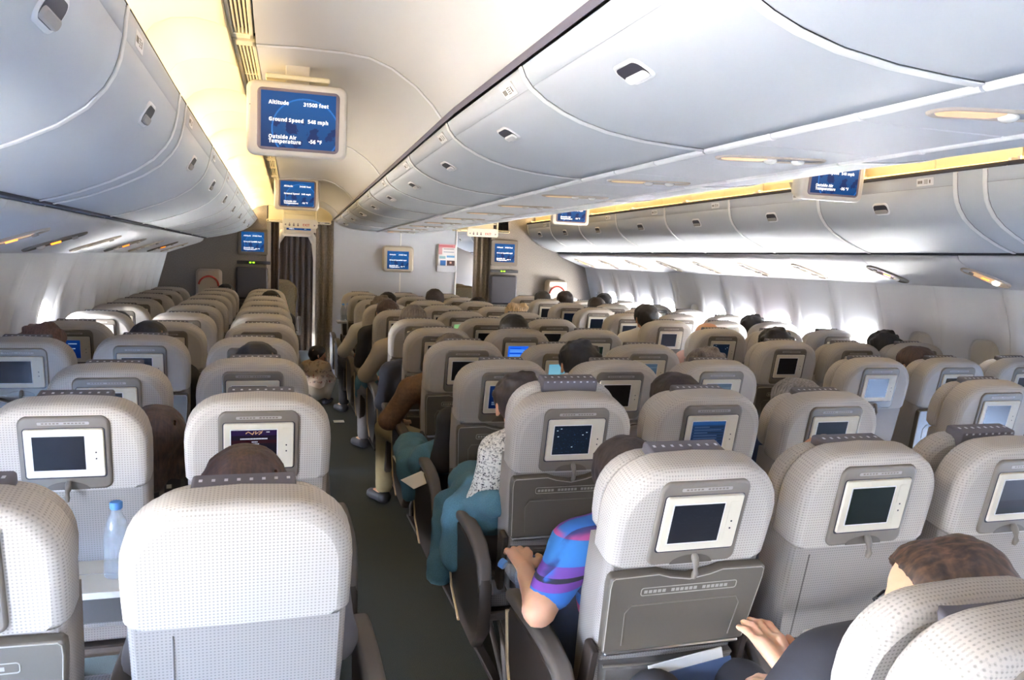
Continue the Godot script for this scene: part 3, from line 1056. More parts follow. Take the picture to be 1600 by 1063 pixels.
		for s in [-1.0, 1.0]:
			part("label_rail", strip(CB.slice(0, 3), s, -0.010, z0 + 0.012, z1 - 0.012), M.bin, t)
			var door := part("door", strip(CB.slice(3), s, -0.014, z0 + 0.012, z1 - 0.012), M.bin, t)
			make_latch(door, CB, 4.75, s, (z0 + z1) / 2.0)
			sign_plate(t, CB, 1.2, s, z0 + 0.17)
			part("end_trim", strip(CB, s, 0.005, z1 - 0.014, z1 + 0.014, 0.003), M.binlight, t)
			var rail := MB.new()
			rail.tube([Vector3(0.248 * s, 1.984, -z1 + 0.004), Vector3(0.248 * s, 1.984, -z0 - 0.004)], 0.013, 10)
			part("bottom_rail", warped(rail), M.binlight, t)
			var clip := MB.new()
			for q in [0.33, 0.66]:
				var zz := -lerpf(z0, z1, q)
				clip.tube([Vector3(0.248 * s, 1.984, zz - 0.006), Vector3(0.248 * s, 1.984, zz + 0.006)], 0.0155, 10)
			part("rail_ring", warped(clip), M.binlight, t)
	# bottom pan panels with their light units
	var d := -1.0
	var k := 0
	var oc := slabm(rr(0.36, 0.10, 0.0498, 0, 0, 6), [[-0.004, 0.0], [0.003, 0.002], [0.006, 0.008], [0.002, 0.018]])
	while d < 10.3:
		var z1 := minf(d + 0.43, 10.44)
		var t := thing("pan_panel", "white flat panel under the centre bins, %s from the rear end" % ORD[k], "panel", Vector3.ZERO, "panels under the centre bins")
		t.transform = warp_xf(Basis(), Vector3(0, 1.984, -(d + z1) / 2.0)) * Transform3D(Basis(), -Vector3(0, 1.984, -(d + z1) / 2.0))
		part("panel", boxm(Vector3(-0.232, 1.979, -z1 + 0.003), Vector3(0.232, 1.992, -d - 0.003), 0.003), M.psu, t)
		if k % 2 == 1:
			var near_unit := d + 0.215
			var t2 := thing("reading_light", "oval reading light recess with a warm glow under the centre bins, %s from the rear" % ORD[k / 2], "light", Vector3(0, 1.978, -near_unit), "reading lights under the centre bins")
			t2.position = warp(t2.position)
			t2.transform.basis = Basis(Vector3(0.97, 0, 0.25).normalized(), Vector3(0.25, 0, -0.97).normalized(), Vector3(0, -1, 0))
			var bz := part("bezel", oc, M.tan, t2)
			part("sign_window", K.glowpad, M.softwarm, bz, Transform3D(Basis(), Vector3(-0.085, 0, 0.0)))
			part("lamp_lens", lens, M.lens, bz, Transform3D(Basis(), Vector3(0.09, 0, 0.002)))
			part("lamp_lens", lens, M.lens, bz, Transform3D(Basis(), Vector3(0.0, 0, 0.002)))
		d += 0.43
		k += 1

# ---------------------------------------------------------------- front wall, partitions, doorways, next cabin
func wavy(x0: float, x1: float, y0: float, y1: float, waves: float, depth: float) -> ArrayMesh:
	var o := PackedVector2Array()
	var n := int(waves * 10)
	for i in n + 1:
		var t := float(i) / n
		o.append(Vector2(lerpf(x0, x1, t), sin(t * TAU * waves) * depth))
	for i in n + 1:
		var t := 1.0 - float(i) / n
		o.append(Vector2(lerpf(x0, x1, t), sin(t * TAU * waves) * depth - 0.012))
	var m := MB.new()
	m.slab(o, [[y0, 0.0], [(y0 + y1) * 0.5, 0.0], [y1, 0.0]], Transform3D(Basis(Vector3(1, 0, 0), Vector3(0, 0, 1), Vector3(0, 1, 0)), Vector3.ZERO))
	return m.mesh()

func tv_face(t: Node3D, w: float, h: float, casing: Material, letters := true) -> void:
	var sc := part("screen", face(-w / 2, -h / 2, w / 2, h / 2, 0.0), M.tvblue, t, Transform3D(Basis(), Vector3(0, 0, 0.0)))
	if letters:
		var u := h / 100.0
		var z := 0.001
		for l in [["Altitude", -40, 30, true], ["31500 feet", 40, 30, false], ["Ground Speed", -40, 0, true], ["548 mph", 40, 0, false], ["Outside Air", -40, -31, true], ["Temperature", -40, -39, true], ["-56 °F", 32, -36, false]]:
			text(l[0], u * 6.9, M.tvtext, sc, Vector3(l[1] * u * w / h, l[2] * u, z), "lettering", l[3])

func build_front() -> void:
	var fwall := struct("wall_front", "pale blue grey front bulkhead between the two aisles")
	part("bulkhead", boxm(Vector3(-0.77, 0, ZF - 0.07), Vector3(0.855, 2.2, ZF), 0.01), M.frontwall, fwall)
	part("edge_trim", boxm(Vector3(0.85, 0, ZF - 0.08), Vector3(0.872, 2.1, ZF + 0.012), 0.004), M.binlight, fwall)
	part("edge_trim", boxm(Vector3(-0.80, 0, ZF - 0.08), Vector3(-0.765, 2.05, ZF + 0.012), 0.006), M.curtain, fwall)
	part("panel_joint", boxm(Vector3(0.098, 0, ZF), Vector3(0.116, 1.40, ZF + 0.004), 0.001), M.binlight, fwall)
	part("panel_joint", boxm(Vector3(0.098, 1.76, ZF), Vector3(0.116, 2.0, ZF + 0.004), 0.001), M.binlight, fwall)
	part("upper_panel", boxm(Vector3(-0.9, 2.1, ZF - 0.07), Vector3(0.9, 2.62, ZF - 0.01), 0.004), M.ceil, fwall)
	# partitions outboard of the aisles
	var outl := [[1.57, 0.0], [2.86, 0.0], [2.93, 0.9], [2.75, 1.58], [2.95, 1.62], [2.95, 2.6], [1.57, 2.6]]
	var outr := [[1.37, 0.0], [2.86, 0.0], [2.93, 0.9], [2.75, 1.58], [2.95, 1.62], [2.95, 2.6], [1.37, 2.6]]
	for s in [-1.0, 1.0]:
		var w := struct("wall_partition", "grey beige partition outboard of the aisle, " + ("shaded side" if s < 0 else "bright side"))
		var m := MB.new()
		m.slab(prof(outl if s < 0 else outr, s), [[ZF - 0.06, 0.006], [ZF - 0.054, 0.0], [ZF - 0.006, 0.0], [ZF, 0.006]])
		part("partition_panel", m.mesh(), M.partition, w)
		var x := 1.57 if s < 0 else 1.37
		part("edge_trim", boxm(Vector3((x - 0.03) * s, 0, ZF - 0.07), Vector3((x + 0.03) * s, 2.0, ZF + 0.015), 0.01), M.label if s < 0 else M.partition, w)
	# doorway headers
	for s in [-1.0, 1.0]:
		var w := struct("wall_header", "cream beam over the aisle doorway, " + ("shaded side" if s < 0 else "bright side"))
		part("header_beam", boxm(Vector3(0.78 * s, 2.02, ZF - 0.05), Vector3(1.6 * s, 2.62, ZF), 0.01), M.cove, w)
		part("header_lip", boxm(Vector3(0.80 * s, 1.995, ZF - 0.10), Vector3(1.6 * s, 2.03, ZF + 0.05), 0.01), M.cove, w)
	# curtains
	var cu := part("curtain", wavy(-0.985, -0.785, 0.02, 1.99, 2.5, 0.02), M.curtain, self, Transform3D(Basis(), Vector3(0, 0, ZF - 0.02)))
	tag(cu, "taupe curtain gathered beside the front wall in the aisle doorway", "curtain")
	cu = part("curtain", wavy(-1.575, -1.44, 0.02, 2.0, 2.5, 0.024), M.curtaindark, self, Transform3D(Basis(), Vector3(0, 0, ZF - 0.05)))
	tag(cu, "dark brown curtain gathered against the shaded-side partition", "curtain")
	cu = part("curtain", wavy(1.12, 1.36, 0.02, 2.0, 3, 0.022), M.curtain, self, Transform3D(Basis(), Vector3(0, 0, ZF - 0.05)))
	tag(cu, "tan curtain gathered beside the bright-side partition", "curtain")
	cu = part("curtain", wavy(-1.42, -0.86, 0.02, 1.95, 6, 0.03), M.curtaindark, self, Transform3D(Basis(), Vector3(0, 0, -13.3)))
	tag(cu, "closed brown pleated curtain far up the aisle beyond the doorway", "curtain")
	var far := struct("wall_doorway", "cream arched doorway frame far up the aisle")
	var arch := MB.new()
	arch.tube([Vector3(-1.50, 0, -13.2), Vector3(-1.50, 1.5, -13.2), Vector3(-1.46, 1.78, -13.2), Vector3(-1.36, 1.93, -13.2), Vector3(-1.15, 1.98, -13.2), Vector3(-0.94, 1.93, -13.2), Vector3(-0.86, 1.78, -13.2), Vector3(-0.83, 1.5, -13.2), Vector3(-0.83, 0, -13.2)], 0.06, 8)
	part("door_frame", arch.mesh(), M.cream, far)
	part("door_wall", boxm(Vector3(-0.83, 0, -13.35), Vector3(0.2, 2.45, -13.28), 0.003), M.partition, far)
	part("door_wall", boxm(Vector3(-1.6, 1.95, -13.35), Vector3(-0.8, 2.45, -13.28), 0.003), M.cream, far)
	# wall screens
	var t := thing("wall_screen", "grey framed flat screen with blue flight data on the front wall", "screen", Vector3(0.07, 1.585, ZF))
	part("casing", slabm(rr(0.41, 0.345, 0.05, 0, 0, 6), [[0.0, 0.0], [0.05, 0.0], [0.07, 0.02]]), M.creamtv, t)
	var inner := Node3D.new(); inner.name = "picture"; t.add_child(inner); inner.position = Vector3(-0.005, -0.012, 0.072)
	tv_face(inner, 0.285, 0.235, M.mauve)
	flatten(inner, t)
	t = thing("wall_screen", "flat screen with blue flight data on the shaded-side partition", "screen", Vector3(-1.76, 1.735, ZF))
	part("casing", slabm(rr(0.36, 0.335, 0.02, 0, 0, 4), [[0.0, 0.0], [0.02, 0.0], [0.03, 0.01]]), M.surround, t)
	tv_on(t, 0.27, 0.245, Vector3(0.0, 0, 0.032))
	t = thing("wall_screen", "flat screen with blue flight data on the bright-side partition", "screen", Vector3(1.54, 1.725, ZF))
	part("casing", slabm(rr(0.40, 0.36, 0.03, 0, 0, 4), [[0.0, 0.0], [0.02, 0.0], [0.03, 0.012]]), M.surround, t)
	tv_on(t, 0.285, 0.25, Vector3(0.0, 0, 0.032))
	# folded crew seats on the partitions
	for s in [-1.0, 1.0]:
		var x := -1.765 if s < 0 else 1.53
		t = thing("crew_seat", "folded dark crew seat on the partition, " + ("shaded side" if s < 0 else "bright side"), "seat", Vector3(x, 0.45, ZF), "folded crew seats")
		part("back_pad", slabm(rr(0.38, 0.40, 0.03, 0, 0.77), [[0.0, 0.0], [0.07, 0.0], [0.09, 0.02]]), M.cabinet, t)
		part("seat_pad", slabm(rr(0.38, 0.5, 0.03, 0, 0.30), [[0.0, 0.0], [0.09, 0.0], [0.11, 0.02]]), M.cabinet, t)
		part("strap", boxm(Vector3(-0.09, 0.3, 0.105), Vector3(-0.05, 0.56, 0.115), 0.002), M.label, t)
		part("strap", boxm(Vector3(0.05, 0.3, 0.105), Vector3(0.09, 0.56, 0.115), 0.002), M.label, t)
		t = thing("control_strip", "narrow dark control strip with green lamps above the crew seat, " + ("shaded side" if s < 0 else "bright side"), "panel", Vector3(x + 0.02, 1.475, ZF), "crew control strips")
		part("plate", boxm(Vector3(-0.2, -0.02, 0), Vector3(0.2, 0.02, 0.02), 0.004), M.dark, t)
		for q in 2:
			part("indicator", boxm(Vector3(-0.055 + 0.04 * q, -0.008, 0.02), Vector3(-0.03 + 0.04 * q, 0.008, 0.026), 0.002), M.led, t)
		var hx := -2.27 if s < 0 else 2.30
		t = thing("door_handle_cover", "white exit door housing with a red curved band beside the partition, " + ("shaded side" if s < 0 else "bright side"), "housing", Vector3(hx, 1.15, ZF + 0.02), "exit door housings")
		part("housing", slabm(rr(0.30, 0.46, 0.05, 0, 0.0), [[-0.01, 0.0], [0.08, 0.0], [0.11, 0.03]]), M.tan, t)
		var band := MB.new()
		var pth := []
		for q in 13:
			var a := PI * (0.95 - 0.95 * q / 12.0)
			pth.append(Vector3(cos(a) * 0.115 * 1.0, 0.02 + sin(a) * 0.12, 0.113))
		band.tube(pth, 0.012, 6)
		part("handle_band", band.mesh(), M.red, t)
	# brochure rack on the front wall
	t = thing("brochure_rack", "wall pocket with a pink and white brochure on the front wall", "rack", Vector3(0.725, 1.63, ZF))
	part("backplate", slabm(rr(0.27, 0.36, 0.02), [[0.0, 0.0], [0.02, 0.0], [0.025, 0.004]]), M.binlight, t)
	part("pocket", slabm(rr(0.27, 0.09, 0.015, 0, -0.15), [[0.02, 0.0], [0.05, 0.0], [0.055, 0.005]]), M.frontwall, t)
	var im := Image.create(96, 128, false, Image.FORMAT_RGB8)
	im.fill(Color8(236, 236, 240))
	im.fill_rect(Rect2i(0, 0, 96, 20), Color8(226, 150, 160))
	im.fill_rect(Rect2i(4, 8, 80, 4), Color8(200, 90, 104))
	im.fill_rect(Rect2i(0, 20, 22, 40), Color8(226, 178, 184))
	im.fill_rect(Rect2i(30, 26, 60, 3), Color8(150, 120, 130))
	im.fill_rect(Rect2i(30, 44, 60, 3), Color8(120, 140, 170))
	im.fill_rect(Rect2i(48, 66, 46, 12), Color8(120, 180, 226))
	im.fill_rect(Rect2i(6, 70, 36, 16), Color8(150, 190, 200))
	im.fill_rect(Rect2i(12, 96, 32, 30), Color8(60, 120, 200))
	im.fill_rect(Rect2i(50, 96, 46, 30), Color8(88, 66, 66))
	im.fill_rect(Rect2i(66, 102, 12, 12), Color8(214, 170, 150))
	var bm := mat(255, 255, 255, 0.6)
	bm.albedo_texture = ImageTexture.create_from_image(im)
	var br := thing("brochure", "pink headed brochure standing in the wall pocket on the front wall", "brochure", Vector3(0.725, 1.65, ZF + 0.03))
	part("pages", boxm(Vector3(-0.115, -0.13, 0.0), Vector3(0.115, 0.16, 0.008), 0.001), M.paper, br)
	part("cover_print", face(-0.114, -0.129, 0.114, 0.159, 0.0085), bm, br)
	# small lit sign under the centre bins at the wall
	t = thing("seat_sign", "small white lit sign box high on the front wall", "sign", Vector3(0.10, 1.955, ZF + 0.02))
	part("box", boxm(Vector3(-0.19, -0.03, 0), Vector3(0.19, 0.03, 0.06), 0.012), M.binlight, t)
	part("lit_end", boxm(Vector3(-0.18, -0.02, 0.058), Vector3(-0.10, 0.02, 0.063), 0.002), M.warmlens, t)
	# hanging pictogram boards
	for s in [-1.0, 1.0]:
		t = thing("exit_sign", "cream hanging sign board with pictograms and red EXIT lettering, " + ("shaded-side aisle" if s < 0 else "bright-side aisle"), "sign", Vector3(-1.20 if s < 0 else 1.12, 2.03, -10.1), "hanging aisle signs")
		part("board", slabm(rr(0.42, 0.11, 0.025, 0, -0.055), [[-0.012, 0.002], [-0.008, 0.0], [0.008, 0.0], [0.012, 0.002]]), M.cream, t)
		var fr := MB.new()
		fr.tube([Vector3(-0.195, -0.02, 0), Vector3(-0.195, 0.37, 0)], 0.014, 6)
		fr.tube([Vector3(0.195, -0.02, 0), Vector3(0.195, 0.37, 0)], 0.014, 6)
		fr.tube([Vector3(-0.2, 0.06, 0), Vector3(0.2, 0.06, 0)], 0.010, 6)
		part("hanger", fr.mesh(), M.cove, t)
		text("EXIT", 0.030, M.redtext, t, Vector3(0.03, -0.07, 0.0122))
		var ic := MB.new()
		for q in 3:
			ic.tube([Vector3(-0.125 + q * 0.05, -0.055, 0.012), Vector3(-0.125 + q * 0.05, -0.055, 0.0135)], 0.007, 8)
			ic.box(Vector3(-0.135 + q * 0.05, -0.088, 0.012), Vector3(-0.115 + q * 0.05, -0.064, 0.0135), 0.0005)
		for q in [-1, 1]:
			ic.slab(PackedVector2Array([Vector2(0.185 * q, -0.07), Vector2(0.165 * q, -0.058), Vector2(0.165 * q, -0.082)]), [[0.012, 0.0], [0.0135, 0.0]])
		part("pictogram", ic.mesh(), M.mauve, t)
	# small screens far up the aisle
	for q in 2:
		t = thing("ceiling_screen", ["small blue flight data screen hanging just beyond the aisle doorway", "second small blue screen hanging farther up the aisle"][q], "screen", Vector3(-1.16, 2.0 - 0.02 * q, -11.9 - 0.9 * q))
		part("casing", slabm(rr(0.42, 0.22, 0.03), [[-0.08, 0.03], [-0.01, 0.0], [0.0, 0.004]]), M.creamtv, t)
		tv_on(t, 0.34, 0.13, Vector3(0, 0.01, 0.002))
		part("bracket", boxm(Vector3(-0.03, 0.08, -0.05), Vector3(0.03, 0.42, -0.02), 0.004), M.creamtv, t)

func tv_on(t: Node3D, w: float, h: float, at: Vector3) -> void:
	var inner := Node3D.new()
	inner.name = "picture"
	t.add_child(inner)
	inner.position = at
	tv_face(inner, w, h, M.mauve)
	flatten(inner, t)

# lifts the children of a helper node up to their thing
func flatten(n: Node3D, t: Node3D) -> void:
	for c in n.get_children():
		n.remove_child(c)
		c.transform = n.transform * c.transform
		t.add_child(c, true)
	t.remove_child(n)
	n.free()

# ---------------------------------------------------------------- hanging monitors
func build_monitors() -> void:
	var spots := [[-1.43, 2.17, 3.5, "nearest of the two over the shaded-side aisle"], [-1.31, 2.165, 7.7, "farther of the two over the shaded-side aisle"], [1.43, 2.17, 3.7, "nearest of the two over the bright-side aisle"], [1.43, 2.165, 7.7, "farther of the two over the bright-side aisle"]]
	for q in spots:
		var t := thing("ceiling_monitor", "cream hanging monitor with blue flight data, " + q[3], "monitor", Vector3(q[0], q[1], -q[2]), "monitors hanging over the aisles")
		t.rotation = Vector3(0.10, 0, 0)
		# casing: bowed rim, recessed face
		var out := PackedVector2Array()
		var o := rr(0.405, 0.30, 0.03, 0, 0, 5)
		for p in o:
			out.append(Vector2(p.x * (1.0 + 0.03 * (1.0 - pow(p.y / 0.15, 2.0))), p.y * (1.0 + 0.05 * (1.0 - pow(p.x / 0.2, 2.0)))))
		part("casing", slabm(out, [[-0.17, 0.09], [-0.12, 0.03], [-0.05, 0.0], [-0.012, 0.0], [0.0, 0.006], [0.002, 0.016]]), M.creamtv, t)
		part("inner_bezel", slabm(rr(0.335, 0.252, 0.022, 0.004, 0, 5), [[0.0, 0.0], [0.004, 0.002], [0.004, 0.008]]), M.mauve, t)
		tv_on(t, 0.303, 0.226, Vector3(0.004, 0, 0.0062))
		part("mount_bar", boxm(Vector3(-0.13, 0.165, -0.14), Vector3(0.13, 0.185, -0.02), 0.004), M.cove, t)
		part("mount_arm", boxm(Vector3(-0.05, 0.12, -0.13), Vector3(0.05, 0.25, -0.06), 0.004), M.creamtv, t)
		part("lamp_dot", boxm(Vector3(-0.193, 0.05, -0.002), Vector3(-0.189, 0.054, 0.003), 0.001), M.mauve, t)

# ---------------------------------------------------------------- seats
func headline(hw_bottom: float, hw: float, vtop: float, vbot: float, rad: float) -> PackedVector2Array:
	# rounded top outline, counter-clockwise from lower right
	var o := PackedVector2Array()
	o.append(Vector2(hw_bottom - 0.012, vbot))
	o.append(Vector2(hw_bottom, vbot + 0.012))
	o.append(Vector2(lerpf(hw_bottom, hw, 0.7), lerpf(vbot, vtop - rad, 0.5)))
	for i in 9:
		var a := PI / 2 * i / 8.0
		o.append(Vector2(hw - rad + pow(cos(a), 0.9) * rad, vtop - rad + pow(sin(a), 0.9) * rad))
	o.append(Vector2(0, vtop + 0.004))
	for i in 9:
		var a := PI / 2 + PI / 2 * i / 8.0
		o.append(Vector2(-hw + rad - pow(absf(cos(a)), 0.9) * rad, vtop - rad + pow(absf(sin(a)), 0.9) * rad))
	o.append(Vector2(-lerpf(hw_bottom, hw, 0.7), lerpf(vbot, vtop - rad, 0.5)))
	o.append(Vector2(-hw_bottom, vbot + 0.012))
	o.append(Vector2(-hw_bottom + 0.012, vbot))
	o.append(Vector2(0, vbot - 0.004))
	return o

func make_seat_meshes() -> void:
	K.cover = softm(headline(0.217, 0.220, 0.064, -0.200, 0.140), [[-0.112, 0.035], [-0.108, 0.018], [-0.096, 0.004], [-0.085, 0.0], [-0.035, 0.0], [-0.020, 0.002], [-0.010, 0.007], [-0.003, 0.016], [0.0, 0.030]], Vector2(0, -0.200), Vector2(0.22, 0.26))
	K.headrest = softm(headline(0.195, 0.205, 0.046, -0.17, 0.125), [[-0.200, 0.05], [-0.194, 0.025], [-0.182, 0.008], [-0.165, 0.0], [-0.140, 0.0], [-0.126, 0.006], [-0.118, 0.02]], Vector2(0, -0.12), Vector2(0.205, 0.17))
	var band := MB.new()
	band.slab(rr(0.205, 0.05, 0.008, 0.005, 0.044), [[-0.168, 0.006], [-0.160, 0.0], [-0.11, 0.0], [-0.105, 0.004]])
	K.band = band.mesh()
	var mk := MB.new()
	for i in 8:
		mk.box(Vector3(-0.083 + i * 0.0245, 0.059, -0.1062), Vector3(-0.076 + i * 0.0245, 0.064, -0.104), 0.0005)
		mk.box(Vector3(-0.083 + i * 0.0245, 0.0688, -0.140), Vector3(-0.076 + i * 0.0245, 0.0698, -0.130), 0.0003)
	K.marks = mk.mesh()
	# fabric shell below the cover
	var o := PackedVector2Array([Vector2(0.165, -0.70), Vector2(0.185, -0.66), Vector2(0.198, -0.5), Vector2(0.208, -0.36), Vector2(0.212, -0.18), Vector2(0, -0.17), Vector2(-0.212, -0.18), Vector2(-0.208, -0.36), Vector2(-0.198, -0.5), Vector2(-0.185, -0.66), Vector2(-0.165, -0.70)])
	o.reverse()
	K.shell = softm(o, [[-0.165, 0.05], [-0.155, 0.02], [-0.13, 0.0], [-0.04, 0.0], [-0.018, 0.004], [-0.008, 0.016]], Vector2(0, -0.45), Vector2(0.21, 0.3))
	K.seam = boxm(Vector3(-0.0015, -0.66, -0.0085), Vector3(0.0015, -0.225, -0.0065), 0.0005)
	# monitor surround with arched top
	var s := PackedVector2Array()
	for p in rr(0.238, 0.230, 0.022, 0.0, -0.0805, 5):
		if p.y > 0.0:
			p.y += 0.014 * (1.0 - pow(p.x / 0.121, 2.0)) - 0.003
		s.append(p)
	var n := PackedVector2Array()
	for p in s:
		n.append(p)
	K.surround = slabm(n, [[-0.012, 0.0], [0.003, 0.0], [0.0065, 0.003], [0.0075, 0.007]])
	K.bezel_label = slabm(rr(0.135, 0.011, 0.004, 0, 0.0165), [[0.006, 0.0], [0.0085, 0.001]])
	var lm := MB.new()
	for i in 12:
		if i != 5:
			lm.box(Vector3(-0.056 + i * 0.0095, 0.0145, 0.0085), Vector3(-0.0495 + i * 0.0095, 0.0185, 0.0088), 0.0001)
	K.label_marks = lm.mesh()
	K.bezel = slabm(rr(0.206, 0.152, 0.007, 0, -0.076, 4), [[0.004, 0.0], [0.011, 0.0], [0.0135, 0.0022]])
	K.bezel_gap = slabm(rr(0.213, 0.159, 0.009, 0, -0.0775, 4), [[0.005, 0.0], [0.0079, 0.0]])
	K.screen_rim = slabm(rr(0.141, 0.113, 0.003, -0.0145, -0.0745, 2), [[0.012, 0.0], [0.0140, 0.0004]])
	K.screen = face(-0.0815, -0.1275, 0.0525, -0.0215, 0.0146)
	var bt := MB.new()
	for yy in [-0.074, -0.094]:
		bt.tube([Vector3(0.081, yy, 0.0135), Vector3(0.081, yy, 0.0146)], 0.0024, 8)
	K.button = bt.mesh()
	K.side_panel = slabm(rr(0.026, 0.118, 0.004, 0.081, -0.076), [[0.013, 0.0], [0.0139, 0.0004]])
	# latch and finger recess
	var rc := PackedVector2Array()
	for i in 13:
		var a := PI * i / 12.0
		rc.append(Vector2(cos(a) * 0.058, -0.1945 + sin(a) * 0.026))
	K.recess = slabm(rc, [[0.007, 0.0], [0.0082, 0.0006]])
	var la := MB.new()
	la.tube([Vector3(0.004, -0.166, 0.010), Vector3(0.004, -0.174, 0.016), Vector3(0.004, -0.186, 0.026), Vector3(0.002, -0.205, 0.034), Vector3(0.001, -0.220, 0.032)], [0.007, 0.0095, 0.0085, 0.0085, 0.006], 8)
	K.latch = la.mesh()
	# stowed tray: top edge with a finger scoop
	var t := PackedVector2Array([Vector2(-0.192, -0.462), Vector2(0.192, -0.462), Vector2(0.200, -0.455)])
	for q in [[0.214, -0.26], [0.2125, -0.238], [0.205, -0.230], [0.085, -0.227], [0.055, -0.238], [0.0, -0.248], [-0.055, -0.238], [-0.085, -0.227], [-0.205, -0.230], [-0.2125, -0.238], [-0.214, -0.26], [-0.200, -0.455]]:
		t.append(Vector2(q[0], q[1]))
	K.tray = slabm(t, [[-0.004, 0.0], [0.016, 0.0], [0.020, 0.002], [0.0215, 0.007]])
	var tl := MB.new()
	tl.tube([Vector3(-0.208, -0.262, 0.0205), Vector3(-0.2065, -0.24, 0.0205), Vector3(-0.2, -0.2345, 0.0205), Vector3(-0.087, -0.2315, 0.0205), Vector3(-0.055, -0.2425, 0.0205), Vector3(0.0, -0.2525, 0.0205), Vector3(0.055, -0.2425, 0.0205), Vector3(0.087, -0.2315, 0.0205), Vector3(0.2, -0.2345, 0.0205), Vector3(0.2065, -0.24, 0.0205), Vector3(0.208, -0.262, 0.0205), Vector3(0.195, -0.452, 0.0205)], 0.0016, 5)
	tl.tube([Vector3(-0.208, -0.262, 0.0205), Vector3(-0.195, -0.452, 0.0205)], 0.0016, 5)
	K.tray_edge = tl.mesh()
	var lp := MB.new()
	var ro := rr(0.262, 0.022, 0.006, 0.005, -0.279, 3)
	var pth := []
	for p in ro:
		pth.append(Vector3(p.x, p.y, 0.0215))
	pth.append(pth[0])
	lp.tube(pth, 0.0014, 5)
	K.tray_label = lp.mesh()
	var dm := MB.new()
	for i in 20:
		if i % 7 != 5:
			dm.box(Vector3(-0.118 + i * 0.0122, -0.284, 0.0214), Vector3(-0.109 + i * 0.0122, -0.275, 0.0222), 0.0002)
	K.tray_marks = dm.mesh()
	var pr := MB.new()
	var p2 := []
	for p in [[-0.15, -0.44], [-0.158, -0.34], [-0.145, -0.318], [0.145, -0.318], [0.158, -0.34], [0.15, -0.44]]:
		p2.append(Vector3(p[0], p[1], 0.0212))
	pr.tube(p2, 0.0022, 5)
	K.tray_panel = pr.mesh()
	K.tray_rail = boxm(Vector3(-0.19, -0.474, 0.002), Vector3(0.19, -0.464, 0.020), 0.003)
	var ta := MB.new()
	ta.slab(rr(0.022, 0.22, 0.009, 0.0, -0.545), [[-0.03, 0.0], [0.012, 0.0], [0.016, 0.004]])
	K.tray_arm = ta.mesh()
	var hg := MB.new()
	hg.tube([Vector3(-0.036, -0.665, -0.02), Vector3(0.036, -0.665, -0.02)], 0.021, 10)
	hg.tube([Vector3(-0.01, -0.665, -0.02), Vector3(0.02, -0.665, -0.02)], 0.027, 10)
	K.pivot = hg.mesh()
	# tray folded down on its arms
	var td := MB.new()
	td.slab(rr(0.40, 0.245, 0.018, 0, 0), [[-0.009, 0.002], [-0.007, 0.0], [0.007, 0.0], [0.009, 0.002]], Transform3D(Basis(Vector3(1, 0, 0), Vector3(0, 0, -1), Vector3(0, 1, 0)), Vector3(0, 0.685, 0.115)))
	K.tray_down = td.mesh()
	var tj := MB.new()
	tj.box(Vector3(-0.198, 0.6938, 0.0995), Vector3(0.198, 0.6948, 0.1015), 0.0002)
	K.tray_joint = tj.mesh()
	var tarm := MB.new()
	tarm.tube([Vector3(0, 0.47, -0.14), Vector3(0, 0.58, -0.06), Vector3(0, 0.672, 0.03), Vector3(0, 0.674, 0.16)], 0.010, 6)
	K.tray_arm_down = tarm.mesh()
	K.pouch = slabm(PackedVector2Array([Vector2(-0.17, -0.66), Vector2(0.17, -0.66), Vector2(0.186, -0.49), Vector2(0, -0.498), Vector2(-0.186, -0.49)]), [[-0.01, 0.0], [0.012, 0.0], [0.020, 0.012]])
	var ph := MB.new()
	ph.tube([Vector3(-0.184, -0.491, 0.013), Vector3(0, -0.499, 0.016), Vector3(0.184, -0.491, 0.013)], 0.004, 6)
	K.pouch_hem = ph.mesh()
	# cushion, in floor space
	var cu := MB.new()
	cu.slab(rr(0.47, 0.50, 0.05, 0, 0, 5), [[0.32, 0.02], [0.335, 0.0], [0.42, 0.0], [0.445, 0.012], [0.455, 0.04]], Transform3D(Basis(Vector3(1, 0, 0), Vector3(0, 0, -1), Vector3(0, 1, 0)), Vector3(0, 0, -0.50)))
	K.cushion = cu.mesh()
	# armrest: pad sweeping down to its pivot beside the back
	var ar := MB.new()
	var path := [Vector3(0, 0.630, -0.545), Vector3(0, 0.640, -0.535), Vector3(0, 0.646, -0.46), Vector3(0, 0.648, -0.34), Vector3(0, 0.642, -0.22), Vector3(0, 0.62, -0.13), Vector3(0, 0.575, -0.07), Vector3(0, 0.50, -0.045), Vector3(0, 0.43, -0.045)]
	var rings := []
	for i in path.size():
		var tg: Vector3 = (path[mini(i + 1, path.size() - 1)] - path[maxi(i - 1, 0)]).normalized()
		var up := Vector3(1, 0, 0).cross(tg).normalized()
		if up.y < 0 and i < 5:
			up = -up
		if i >= 5 and up.z < 0:
			up = -up
		var k: float = [0.6, 0.9, 1, 1, 1, 1, 0.95, 0.85, 0.7][i]
		var r := PackedVector3Array()
		for p in rr(0.054 * k, 0.040 * k, 0.014 * k, 0, 0, 3):
			r.append(path[i] + Vector3(p.x, 0, 0) + up * p.y)
		rings.append(r)
	ar.loft(rings)
	K.arm = ar.mesh()
	# aisle-side shroud below the armrest
	var sh := MB.new()
	var so := PackedVector2Array([Vector2(-0.02, 0.50), Vector2(-0.06, 0.57), Vector2(-0.14, 0.612), Vector2(-0.26, 0.625), Vector2(-0.50, 0.628), Vector2(-0.52, 0.60), Vector2(-0.50, 0.46), Vector2(-0.44, 0.34), Vector2(-0.30, 0.26), Vector2(-0.12, 0.25), Vector2(-0.03, 0.34)])
	sh.slab(so, [[-0.022, 0.01], [-0.014, 0.0], [0.014, 0.0], [0.022, 0.01]], Transform3D(Basis(Vector3(0, 0, 1), Vector3(0, 1, 0), Vector3(-1, 0, 0)), Vector3.ZERO))
	K.shroud = sh.mesh()
